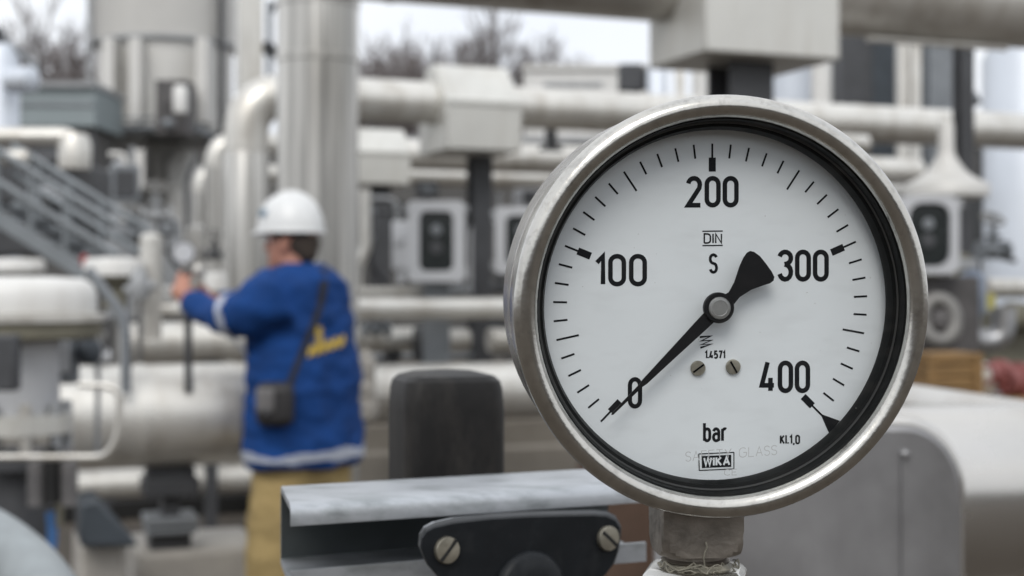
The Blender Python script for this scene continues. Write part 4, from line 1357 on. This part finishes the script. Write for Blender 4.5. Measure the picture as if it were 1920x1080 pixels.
# hair, eyes, helmet
hr = MB().ball(H(-.040, 0, .098), (.066, .071, .062)).ball(H(-.055, 0, .065), (.045, .058, .045))
hr.ball(H(.012, .068, .125), (.016, .012, .03)).ball(H(.012, -.068, .125), (.016, .012, .03))
hair = obj('hair', hr, M['hair'], worker)
remesh(hair, .008, 2, .003, 60)
for s_ in (-1, 1):
    obj('eye', MB().ball(H(.071, s_ * .030, .117), .012), M['helmet'], worker)
    obj('pupil', MB().ball(H(.0805, s_ * .031, .117), .0045), M['strap'], worker)
hm = MB()
hc = H(.004, 0, .142)
hw_, hlgt, hh = .112, .122, .138
rings = []
for i in range(15):
    t_ = PI / 2 * i / 14
    cr = max(math.cos(t_) ** .8, .02)
    z = math.sin(t_) * hh
    rings.append([hc + UZ * z + hf * (cr * hlgt * math.cos(a_)) + hl * (cr * hw_ * math.sin(a_)) for a_ in [2 * PI * q_ / 36 for q_ in range(36)]])
hm.loft(rings)
helmet = obj('helmet', hm, M['helmet'], worker, ang=60)
br = MB()
rin, rout, rlow = [], [], []
for q_ in range(36):
    a_ = 2 * PI * q_ / 36
    fwd = max(0, math.cos(a_)) ** 2
    rin.append(hc + hf * hlgt * .97 * math.cos(a_) + hl * hw_ * .97 * math.sin(a_) + UZ * .008)
    rout.append(hc + hf * (hlgt * 1.05 + .022 * fwd) * math.cos(a_) + hl * hw_ * 1.06 * math.sin(a_) - UZ * (.004 + .006 * fwd))
    rlow.append(hc + hf * (hlgt * 1.04 + .022 * fwd) * math.cos(a_) + hl * hw_ * 1.05 * math.sin(a_) - UZ * (.009 + .006 * fwd))
br.loft([rin, rout, rlow, [p - UZ * .012 for p in rin]], cap=False)
obj('brim', br, M['helmet'], helmet, ang=60)
rg_ = MB()
rg_.tube([hc + hf * (hlgt * 1.0 * math.cos(t_)) + UZ * (hh * 1.005 * math.sin(t_)) for t_ in [PI * .12 + PI * .72 * i / 16 for i in range(17)]], .008, 10)
obj('ridge', rg_, M['helmet'], helmet)
pl = hc + hf * .058 + hl * .092 + UZ * .060
nn = (hf * .42 + hl * .85 + UZ * .3).normalized()
obj('badge', MB().lathe(pl, nn, [(.015, -.012), (.015, .008), (.012, .0095)], 16), mat('badge_blue', (.14, .22, .30), .5), helmet)
obj('headband', MB().lathe(H(-.012, 0, .118), (0, 0, 1), [(.079, 0), (.083, .002), (.083, .016), (.079, .018)], 30), M['strap'], helmet)
obj('collar', MB().lathe(Q(.03, 0, 1.535), (0.2, -0.05, 1), [(.083, 0), (.086, .012), (.078, .036), (.072, .038)], 26), M['strap'], worker)

# shoulder bag
bp, bn = ray_jacket(520, 760, .0)
bagc = bp + bn * .035
bag = thing('shoulder_bag', 'small black bag with grey flap at the worker\'s hip', 'bag', bagc)
yaw_b = math.atan2(bn.y, bn.x) + PI / 2
obj('pouch', MB().box(bagc, (.128, .07, .15), yaw_b), M['bag'], bag, .033, seg=5)
R_ = Matrix.Rotation(yaw_b, 3, 'Z')
obj('flap', MB().box(bagc + R_ @ Vector((-.026, -.036, .016)), (.062, .02, .082), yaw_b), M['bag_grey'], bag, .009, seg=3)
obj('buckle', MB().box(bagc + R_ @ Vector((-.02, -.045, -.02)), (.02, .006, .02), yaw_b), M['steel_dark'], bag, .002)
obj('strap_end', MB().tube([bagc + R_ @ Vector((.045, 0, .06)), ray_jacket(541, 722, .006)[0]], .009, 8), M['strap'], bag)

# ------------------------------------------------------------------ black cap behind the rail
Yc = .575
ctr = P(832, 800, Yc) + Vector((0, .016, 0))
zt = P(0, 697, Yc).z
hw_ = .0210
capy = math.radians(17)
def sq_ring(z, s_, r_):
    pr = rrect(2 * hw_ * s_, 2 * hw_ * .95 * s_, r_ * s_, 6)
    R3 = Matrix.Rotation(capy, 3, 'Z')
    return [Vector((ctr.x, ctr.y, z)) + R3 @ Vector((x, y, 0)) for x, y in pr]
cm = MB()
cm.loft([sq_ring(zt - .07, 1.0, .006), sq_ring(zt - .016, 1.0, .006), sq_ring(zt - .0075, .985, .0075), sq_ring(zt - .0042, .95, .008),
         sq_ring(zt - .0022, .86, .009), sq_ring(zt - .0008, .6, .009), sq_ring(zt, .15, .009)])
t = obj('plastic_cap', cm, M['rubber'], None, ang=25)
tag(t, 'black rounded plastic cap standing behind the galvanised rail', 'cap')

# ------------------------------------------------------------------ galvanised rail
A = P(545, 948, .45)
Bk = P(526, 906, .497)
Bk.z = A.z
RD = P(1200, 908, .5) - A
RD.z = 0
RD *= 1.02
DV = Bk - A
dl = DV.length
DV.normalize()
Hh, lp, tk = .0274, .0066, .002


def sec(d, z):
    return A + DV * d + UZ * z


prof = [sec(0, -lp), sec(0, -.0035), sec(.0006, -.0018), sec(.0018, -.0006), sec(.0035, 0), sec(dl - .003, 0), sec(dl - .0009, -.0009), sec(dl, -.003),
        sec(dl, -Hh), sec(0, -Hh), sec(0, -Hh + lp), sec(tk, -Hh + lp), sec(tk, -Hh + tk), sec(dl - tk, -Hh + tk), sec(dl - tk, -tk), sec(tk, -tk), sec(tk, -lp)]
rail = thing('mounting_rail', 'galvanised channel rail running behind the gauge', 'rail', A + RD * .5 - UZ * Hh)
rm = MB()
nseg = 24
rm.loft([[p + RD * (i / nseg) for p in prof] for i in range(nseg + 1)])
obj('channel', rm, M['galv'], rail, ang=50)
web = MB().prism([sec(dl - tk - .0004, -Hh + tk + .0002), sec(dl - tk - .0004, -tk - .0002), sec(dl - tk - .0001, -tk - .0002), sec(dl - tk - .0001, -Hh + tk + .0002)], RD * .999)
obj('web_shade', web, M['galv_shaded'], rail)  # thin dark sheet painting the recess shade over the web

# clamp plate with slotted screws
def pl_pt(px, py, off=0.0):
    Y = .438 + (px - 790) / 375 * .040
    return P(px, py, Y) + Vector((0, off, 0))


outl = [(787, 1028), (789, 1009), (797, 996), (812, 988), (850, 979), (920, 971), (990, 967), (1060, 965), (1115, 964), (1140, 966), (1157, 974), (1165, 988),
        (1165, 1005), (1160, 1035), (1152, 1058), (1135, 1080), (1105, 1105), (1060, 1120), (900, 1125), (835, 1100), (800, 1060)]
cl = thing('clamp_plate', 'dark graphite clamp plate with two slotted screws under the rail', 'clamp', pl_pt(980, 1060))
pm = MB()
r0 = [pl_pt(x, y, .009) for x, y in outl]
r1 = [pl_pt(x, y, .0012) for x, y in outl]
cx_, cy_ = 980, 1035
r2 = [pl_pt(cx_ + (x - cx_) * .985, cy_ + (y - cy_) * .955, 0) for x, y in outl]
pm.loft([r0, r1, r2])
obj('plate', pm, M['plate'], cl, ang=25)
em = MB().loft([[pl_pt(x - 7 if x < 900 else x - 1, y + 4, .0095) for x, y in outl], [pl_pt(x - 7 if x < 900 else x - 1, y + 4, .013) for x, y in outl]])
obj('backing_plate', em, M['galv'], cl)
pn = (pl_pt(1100, 1000) - pl_pt(800, 1000)).normalized().cross(UZ).normalized()
obj('boss', MB().lathe(pl_pt(990, 1108), pn, [(.0135, -.002), (.0130, .0022), (.0112, .0036), (.007, .0044), (.001, .0046)], 36), M['plate'], cl, ang=60)
for px, py, r_, sa in ((836, 1031, .0043, .84), (1138, 1009, .0042, -.72)):
    c_ = pl_pt(px, py)
    sc = obj('screw', MB().lathe(c_, pn, [(r_, -.001), (r_, .0011), (r_ * .93, .0017), (r_ * .5, .0019), (r_ * .01, .00195)], 30), M['brass'], cl)
    x_, y_, _ = frame_of(pn)
    sd = (x_ * math.cos(sa) + y_ * math.sin(sa))
    m3 = Matrix((sd, pn.cross(sd), pn)).transposed()
    obj('slot', MB().box(c_ + pn * .0016, (r_ * 1.86, r_ * .26, .0009), m3=m3), M['black'], sc)

# ------------------------------------------------------------------ pressure gauge
YD = .350
GO = P(1337, 572, YD)
az, pt, roll = math.radians(7.2), math.radians(-3.6), math.radians(0.6)
gn = Vector((math.sin(az) * math.cos(pt), -math.cos(az) * math.cos(pt), math.sin(pt)))
gu = UZ.cross(gn).normalized()
gv = gn.cross(gu).normalized()
gu, gv = gu * math.cos(roll) + gv * math.sin(roll), gv * math.cos(roll) - gu * math.sin(roll)
gauge = thing('pressure_gauge', 'round steel pressure gauge with white dial and black pointer at zero', 'pressure gauge', GO)
R3 = Matrix((gu, gv, gn)).transposed()
gauge.rotation_euler = R3.to_euler()
R3i = R3.inverted()
mm = .001


def uv(px, py, h=0.0):
    """Photo pixel to dial coordinates (metres), on a plane h above the dial."""
    o = Vector((0, 0, CAM_Z))
    d = P(px, py, 1.0) - o
    c_ = GO + gn * h
    t_ = (c_ - o).dot(gn) / d.dot(gn)
    w_ = R3i @ (o + d * t_ - GO)
    return Vector((w_.x, w_.y, h))


def gl_(name, mb, m, parent=None, **k):
    return obj(name, mb, m, parent or gauge, local=True, **k)


def lz(prof, seg=96, o=(0, 0, 0), cap=True):
    mb = MB()
    o = Vector(o)
    rings = [[o + Vector((r * mm * math.cos(2 * PI * k / seg), r * mm * math.sin(2 * PI * k / seg), z * mm)) for k in range(seg)] for r, z in prof]
    return mb.loft(rings, cap)


gl_('case', lz([(46, 0), (49.0, 0), (49.2, -.5), (49.3, -9), (49.0, -9.3), (49.0, -9.9), (49.3, -10.2), (49.4, -22), (48.8, -25), (46.5, -27), (20, -28), (.1, -28)], cap=False), M['ss_case'], ang=30)
gl_('bezel', lz([(45.4, 7.5), (45.4, 11.4), (45.7, 12.1), (46.4, 12.8), (47.4, 13.3), (48.4, 13.3), (49.4, 12.9), (50.2, 12.1), (50.7, 10.9), (50.8, 9.4), (50.75, 8.2), (50.3, 7.4), (49.3, 7.0), (49.0, 6.4),
                 (49.2, 5.6), (50.1, 5.2), (50.2, 4.4), (50.2, -2.0), (49.9, -2.6), (49.2, -2.8)], 128, cap=False), M['ss'], ang=50)
gl_('gasket', lz([(45.45, 10.4), (45.0, 10.2), (44.75, 9.4), (44.5, 7.2), (43.4, 6.8), (42.8, 5.2), (42.7, 3.8), (42.9, 3.5), (44.3, 3.4), (44.5, .05)], 128, cap=False), M['gasket'], ang=30)
gl_('gasket_lip', lz([(44.58, 7.55), (44.15, 7.45), (44.15, 7.1), (44.58, 7.05)], 128, cap=False), mat('gasket_edge', (.035, .035, .034), .35), ang=30)
dial = gl_('dial', lz([(44.6, 0), (.05, 0)], 96, cap=False).add(*([[], []])), M['dial'])
gl_('glass', lz([(45.3, 10.6), (.05, 10.6)], 96, cap=False), M['glass'])

# ---- stroke lettering (narrow engineering letters)
def arc(cx, cy, rx, ry, a0, a1, n=10):
    return [(cx + rx * math.cos(math.radians(a0 + (a1 - a0) * i / n)), cy + ry * math.sin(math.radians(a0 + (a1 - a0) * i / n))) for i in range(n + 1)]


r = .19
GLY = {
    '0': [[(0, .25)] + arc(r, .67, r, .19, 180, 0) + arc(r, .19, r, .19, 0, -180) + [(0, .25)]],
    '1': [[(0, .66), (.17, .86), (.17, 0)]],
    '2': [arc(r, .66, r, .20, 170, 0) + [(.365, .55), (.0, 0), (.40, 0)]],
    '3': [arc(r, .67, r, .19, 165, -60) + [(.17, .47)], [(.17, .47)] + arc(r, .23, r, .23, 80, -165)],
    '4': [[(.20, .88), (.0, .17), (.42, .17)], [(.30, .40), (.30, 0)]],
    '5': [[(.36, .86), (.05, .86), (.03, .48)] + arc(.18, .28, .20, .27, 120, -150)],
    '7': [[(0, .86), (.38, .86), (.14, 0)]],
    'S': [arc(r, .67, r, .19, 20, 180)[0:] + arc(.2, .64, .2, .2, 185, 250, 4) + arc(.18, .22, .2, .22, 60, 0, 5) + arc(r, .2, r, .2, 0, -165)],
    'b': [[(0, .9), (0, 0)], arc(r, .42, r, .19, 180, 0) + arc(r, .19, r, .19, 0, -180)],
    'a': [arc(r, .42, r, .19, 160, 0) + [(.38, 0)], [(.38, .35)] + arc(r, .18, r, .18, 80, 280)[0:] + [(.38, .06)]],
    'r': [[(0, .61), (0, 0)], arc(.17, .42, .17, .19, 180, 60)],
    'D': [[(0, 0), (0, .86), (.2, .86)] + arc(.2, .6, .25, .26, 90, 0) + arc(.2, .26, .25, .26, 0, -90) + [(0, 0)]],
    'I': [[(0, 0), (0, .86)]],
    'N': [[(0, 0), (0, .86), (.42, 0), (.42, .86)]],
    'K': [[(0, 0), (0, .86)], [(.38, .86), (.02, .40)], [(.10, .50), (.40, 0)]],
    'l': [[(0, .9), (0, 0)]],
    '.': [[(0, 0), (0, .13)]],
    ',': [[(.05, .06), (0, -.16)]],
    'A': [[(0, 0), (.24, .86), (.48, 0)], [(.09, .3), (.39, .3)]],
    'F': [[(0, 0), (0, .86), (.4, .86)], [(0, .45), (.34, .45)]],
    'E': [[(.42, 0), (0, 0), (0, .86), (.42, .86)], [(0, .45), (.36, .45)]],
    'T': [[(.24, 0), (.24, .86)], [(0, .86), (.48, .86)]],
    'Y': [[(0, .86), (.24, .42), (.48, .86)], [(.24, .42), (.24, 0)]],
    'G': [arc(.27, .6, .27, .26, 40, 180) + arc(.27, .26, .27, .26, 180, 350) + [(.54, .42), (.3, .42)]],
    'L': [[(0, .86), (0, 0), (.4, 0)]],
    'W': [[(0, .86), (.14, 0), (.30, .80), (.46, 0), (.60, .86)]],
    'C': [arc(.25, .6, .25, .26, 30, 180) + arc(.25, .26, .25, .26, 180, 330)],
}
zc_ = [0]


def ribbon(mb, pts, w, z, round_end=True):
    p2 = [Vector((p[0], p[1])) for p in pts]
    cl_ = [p2[0]]
    for p in p2[1:]:
        if (p - cl_[-1]).length > w * .04:
            cl_.append(p)
    n_ = len(cl_)
    L_, R_2 = [], []
    for i in range(n_):
        d0 = (cl_[i] - cl_[i - 1]).normalized() if i else (cl_[1] - cl_[0]).normalized()
        d1 = (cl_[i + 1] - cl_[i]).normalized() if i < n_ - 1 else d0
        t_ = (d0 + d1)
        t_ = t_.normalized() if t_.length > 1e-6 else d0
        nr = Vector((-t_.y, t_.x))
        k_ = 1 / max(.45, nr.dot(Vector((-d0.y, d0.x))))
        L_.append(cl_[i] + nr * w / 2 * k_)
        R_2.append(cl_[i] - nr * w / 2 * k_)
    zc_[0] = (zc_[0] + 1) % 9
    zz = z + zc_[0] * 1.1e-6
    vs = [(p.x, p.y, zz) for p in L_] + [(p.x, p.y, zz) for p in R_2]
    mb.add(vs, [(i, n_ + i, n_ + i + 1, i + 1) for i in range(n_ - 1)])
    if round_end:
        for c_, d in ((cl_[0], cl_[0] - cl_[1]), (cl_[-1], cl_[-1] - cl_[-2])):
            a0 = math.atan2(d.y, d.x)
            e_ = [(c_.x + w * .5 * math.cos(a0 + a_) * (.35), c_.y + w * .5 * math.sin(a0 + a_) * .35, zz) for a_ in ()]
    return mb


def text(mb, s, x0, y0, x1, y1, sw, z, gap=.30, tilt=0.0, h=0.0):
    """Write s into the pixel box x0..x1, y0 (top) .. y1 (bottom); sw = stroke in px."""
    ws = [max([p[0] for st in GLY[c_] for p in st]) if c_ != ' ' else .3 for c_ in s]
    tot = sum(ws) + gap * (len(s) - 1)
    H_ = (y1 - y0 - sw)
    sx = (x1 - x0 - sw) / tot
    x = x0 + sw / 2
    k_ = (uv(x0 + 10, y0, h) - uv(x0, y0, h)).length / 10
    for c_, w_ in zip(s, ws):
        if c_ != ' ':
            for st in GLY[c_]:
                pts = []
                for gx, gy in st:
                    px_ = x + gx * sx
                    py_ = y1 - sw / 2 - gy / .86 * H_ - (px_ - x0) * tilt
                    q_ = uv(px_, py_, h)
                    pts.append((q_.x, q_.y))
                ribbon(mb, pts, sw * k_, z)
        x += (w_ + gap) * sx


zi = 6e-5
num = MB()
text(num, '200', 1286, 330, 1385, 389, 8.6, zi, .21)
text(num, '100', 1115, 476, 1213, 537, 8.6, zi, .21)
text(num, '300', 1457, 468, 1554, 528, 8.6, zi, .21)
text(num, '400', 1424, 676, 1519, 737, 8.6, zi, .21)
text(num, '0', 1177, 707, 1204, 766, 8.0, zi)
gl_('numerals', num, M['ink'], dial, recalc=False)
let = MB()
text(let, 'S', 1329, 475, 1346, 513, 5.2, zi)
text(let, 'bar', 1318, 792, 1364, 829, 5.4, zi, .26)
text(let, 'DIN', 1319, 437, 1354, 457, 2.9, zi, .2)
for yy in (433.5, 460.5):
    a_, b_ = uv(1317, yy), uv(1355, yy - .4)
    ribbon(let, [(a_.x, a_.y), (b_.x, b_.y)], .00030, zi)
text(let, '1.4571', 1321, 657, 1360, 673, 3.1, zi, .22)
text(let, 'Kl.1,0', 1462, 815, 1500, 833, 3.2, zi, .24)
zz_ = [(1313, 634), (1333, 629), (1316, 637), (1334, 636), (1315, 645), (1334, 643), (1314, 651), (1330, 652)]
zz_ = [(1312, 632), (1333, 630), (1315, 639), (1334, 638), (1315, 646), (1334, 645), (1313, 652)]
ribbon(let, [tuple(uv(x, y)[:2]) for x, y in zz_], .00052, zi)
gl_('lettering', let, M['ink'], dial, recalc=False)
# maker's plate
lg, lw_ = MB(), MB()
for (xa, ya), (xb, yb) in (((1310, 851), (1376, 848)), ((1376, 848), (1376, 879)), ((1376, 879), (1311, 882)), ((1311, 882), (1310, 851))):
    a_, b_ = uv(xa, ya), uv(xb, yb)
    ribbon(lg, [(a_.x, a_.y), (b_.x, b_.y)], .00026, zi)
q4 = [uv(1315.5, 855), uv(1371, 852.5), uv(1371, 875), uv(1316, 877.5)]
lg.add([(p.x, p.y, zi + 2e-5) for p in q4], [(0, 3, 2, 1)])
text(lw_, 'WIKA', 1318.5, 857, 1369, 875, 3.5, zi + 4e-5, .22, .04)
logo = gl_('maker_mark', lg, M['ink'], dial, recalc=False)
gl_('mark_letters', lw_, M['dial'], dial, recalc=False)
sg = MB()
text(sg, 'SAFETY GLASS', 1285, 847, 1457, 866, 1.5, .0107, .16, .075, .0107)
text(sg, 'CE', 1358, 880, 1382, 892, 1.3, .0107, .2, .04, .0107)
gl_('glass_print', sg, M['ink_grey'], gauge, recalc=False)
# a little dust on the pane
ds = MB()
rd_ = random.Random(12)
for i in range(26):
    a_, q_ = rd_.uniform(0, 2 * PI), 43 * mm * math.sqrt(rd_.random())
    r_ = rd_.uniform(.05, .13) * mm
    cx_, cy_ = q_ * math.cos(a_), q_ * math.sin(a_)
    ds.add([(cx_ + r_ * math.cos(t) * rd_.uniform(.6, 1.3), cy_ + r_ * math.sin(t) * rd_.uniform(.6, 1.3), .01075) for t in [2 * PI * k / 6 for k in range(6)]], [tuple(range(6))])
gl_('dust_specks', ds, mat('dust_grey', (.30, .29, .27), .9), gauge, recalc=False)
# ticks
tk_ = MB()
c_px = uv(1335.5, 572.5)
kk = .350 / F
R0 = 302 * kk
for i in range(41):
    a_ = math.radians(225 - 6.75 * i + .4)
    d = Vector((math.cos(a_), math.sin(a_)))
    c2 = Vector((c_px.x, c_px.y))
    big, half_ = i % 10 == 0, i % 5 == 0
    L_ = 26 if not half_ else (43 if not big else 28)
    p, q_ = c2 + d * R0, c2 + d * (R0 - L_ * kk)
    ribbon(tk_, [p, q_], 3.7 * kk, zi, False)
    if big:
        ribbon(tk_, [c2 + d * (R0 - 26 * kk), c2 + d * (R0 - 52 * kk)], 13.5 * kk, zi, False)
    if i == 40:
        nn_ = Vector((-d.y, d.x))
        tri = [c2 + d * (R0 - 4 * kk), c2 + d * (R0 + 34 * kk) + nn_ * 17 * kk, c2 + d * (R0 + 36 * kk) - nn_ * 15 * kk]
        tk_.add([(p.x, p.y, zi + 1e-5) for p in tri], [(0, 2, 1)])
gl_('scale_marks', tk_, M['ink'], dial, recalc=False)
# pointer
hz = .0042
hub = uv(1347, 577, hz)
pm = MB()
blade = [(1354, 601), (1322, 613), (1206, 723), (1146.5, 779), (1145.5, 776), (1197, 716), (1306, 600), (1326, 566)]
def plate_(pxs, z0, z1):
    a_ = [uv(x, y, z0) for x, y in pxs]
    return [[Vector((p.x, p.y, z0)) for p in a_], [Vector((p.x, p.y, z1)) for p in a_]]
bl = [(1338, 606), (1200, 727), (1168, 756), (1149, 776), (1146, 774), (1166, 752), (1193, 718), (1318, 588), (1332, 560), (1360, 560), (1366, 588)]
pm.loft(plate_([(1347 - .7071 * s_ + .7071 * w_, 577 + .7071 * s_ + .7071 * w_) for s_, w_ in ((10, 13), (45, 12), (120, 8.6), (196, 5.6), (206, 3.6), (281, 2.0), (284, 0), (281, -2.0), (206, -3.6), (196, -5.6), (120, -8.6), (45, -12), (10, -13))], hz - .0002, hz + .0002))
tail = [(1345, 588), (1332, 566), (1352, 556), (1366, 548), (1376, 530), (1386, 500), (1393, 484), (1400, 474), (1406, 470.5), (1413, 472), (1424, 480), (1436, 495), (1446, 509), (1451, 519), (1449.5, 526), (1443, 531), (1430, 535), (1408, 543), (1386, 557), (1374, 572), (1366, 590)]
pm.loft(plate_(tail, hz - .00021, hz + .00021))
ptr = gl_('pointer', pm, M['needle'], ang=30)
hc_ = (hub.x, hub.y, 0)
gl_('hub', lz([(3.75, 3.6), (3.75, 4.9), (3.5, 5.2), (2.75, 5.2)], 40, hc_), M['needle'], ptr)
gl_('hub_cap', lz([(2.72, 5.0), (2.72, 5.5), (2.5, 5.75), (1.9, 5.82), (1.8, 5.72), (.05, 5.74)], 40, hc_), M['hub'], ptr, ang=25)
gl_('spindle', lz([(.8, .02), (.8, 3.7)], 16, hc_), M['hub'], ptr)
# dial screws
for (x, y, sa) in ((1309, 690.5, .62), (1375, 688, 2.1)):
    p = uv(x, y, .0006)
    sc = gl_('screw', lz([(1.85, .1), (1.85, .7), (1.65, .95), (.05, 1.0)], 28, (p.x, p.y, 0)), M['brass'], dial)
    gl_('slot', MB().box((p.x, p.y, .00096), (.0033, .00046, .0003), sa), M['gasket'], sc)
# shank, neck, thread, hemp (built upright, then carried into the gauge's own axes)
def gw(name, mb, m, parent=None, **k):
    mb.v = [R3i @ (p - GO) for p in mb.v]
    return gl_(name, mb, m, parent, **k)


sx_ = P(1304, 0, .362).x
sc0 = Vector((sx_, GO.y + .0125, 0))
zb_ = P(0, 1046, .353).z
zt_ = P(0, 930, .353).z
sy_ = math.radians(5.0)
hs = .0103
rings = []
for z, rc in ((0, .0116), (.0006, .0124), (.0014, .0131), (.003, .0137), (.0048, .0139), (.0065, .0143), (.0125, .0143), (zt_ - zb_, .0143)):
    ring = []
    for i in range(72):
        t_ = 2 * PI * i / 72
        c1_, s1_ = math.cos(t_), math.sin(t_)
        rr = min(hs / max(abs(c1_), abs(s1_)), rc)
        v_ = Matrix.Rotation(sy_, 3, 'Z') @ Vector((rr * c1_, rr * s1_, 0))
        ring.append(Vector((sc0.x, sc0.y, zb_ + z)) + v_)
    rings.append(ring)
gw('shank', MB().loft(rings), M['ss_dull'], ang=24)
th = [(.0086, 0), (.0078, -.0007), (.0078, -.0014)]
z = -.0014
for i in range(6):
    th += [(.0088, z - .0006), (.0080, z - .0012)]
    z -= .0012
th += [(.008, -.02)]
gw('thread', MB().lathe(Vector((sc0.x, sc0.y, zb_)), UZ, th, 40), M['ss_dull'])
rngh = random.Random(4)
hm_ = MB()
for i in range(26):
    a0 = -PI / 2 + rngh.uniform(-1.3, 1.3)
    z0 = zb_ - rngh.uniform(.0022, .0052)
    pts = []
    L_ = rngh.uniform(.3, 1.1)
    r0_ = .0090 + rngh.uniform(0, .0016)
    for j_ in range(7):
        a_ = a0 + L_ * j_ / 6
        rr = r0_ + rngh.uniform(-.0004, .0006)
        pts.append(Vector((sc0.x + rr * math.cos(a_), sc0.y + rr * math.sin(a_), z0 + rngh.uniform(-.0004, .0004) - .0008 * math.sin(j_))))
    hm_.tube(pts, rngh.uniform(.00012, .00032), 5)
fs = Vector((sc0.x + .0012, sc0.y - hs - .0008, zb_))
hm_.tube([fs + Vector((0, 0, .0042)), fs + Vector((.0003, -.0001, .003)), fs + Vector((-.0002, 0, .0018)), fs + Vector((-.0005, .0001, .0004)), fs + Vector((-.0002, .0006, -.002))], .00022, 6)
gw('sealing_hemp', hm_, M['tape'])
gw('sealing_wrap', MB().lathe(Vector((sc0.x, sc0.y, zb_ - .0066)), UZ, [(.0088, 0), (.0097, .0008), (.0093, .0018), (.0099, .0026), (.0092, .0034), (.0086, .0040)], 36), M['tape'])
# fitting that carries the gauge
fit = thing('pipe_fitting', 'bright hex fitting the pressure gauge is screwed into', 'fitting', Vector((sc0.x, sc0.y, zb_ - .06)))
obj('hex_nut', MB().lathe(Vector((sc0.x, sc0.y, zb_ - .022)), UZ, [(.0146, 0), (.0146, .0166), (.0128, .0182), (.010, .0184)], 6, rot=.3), M['nut'], fit, .0004)
obj('tube', MB().lathe(Vector((sc0.x, sc0.y, zb_ - .06)), UZ, [(.009, 0), (.009, .038)], 30), M['nut'], fit)
# rail bracket piece right of the clamp is the same rail; brown board far behind it
q = P(1190, 1000, 6.0)
t = obj('brown_board', MB().box((q.x, q.y, .45), (.5, .06, .9), YAW).box((q.x, q.y - .05, .86), (.5, .04, .06), YAW), M['rust'], None, .01)
tag(t, 'rusty brown board between the clamp plate and the gauge neck', 'board')
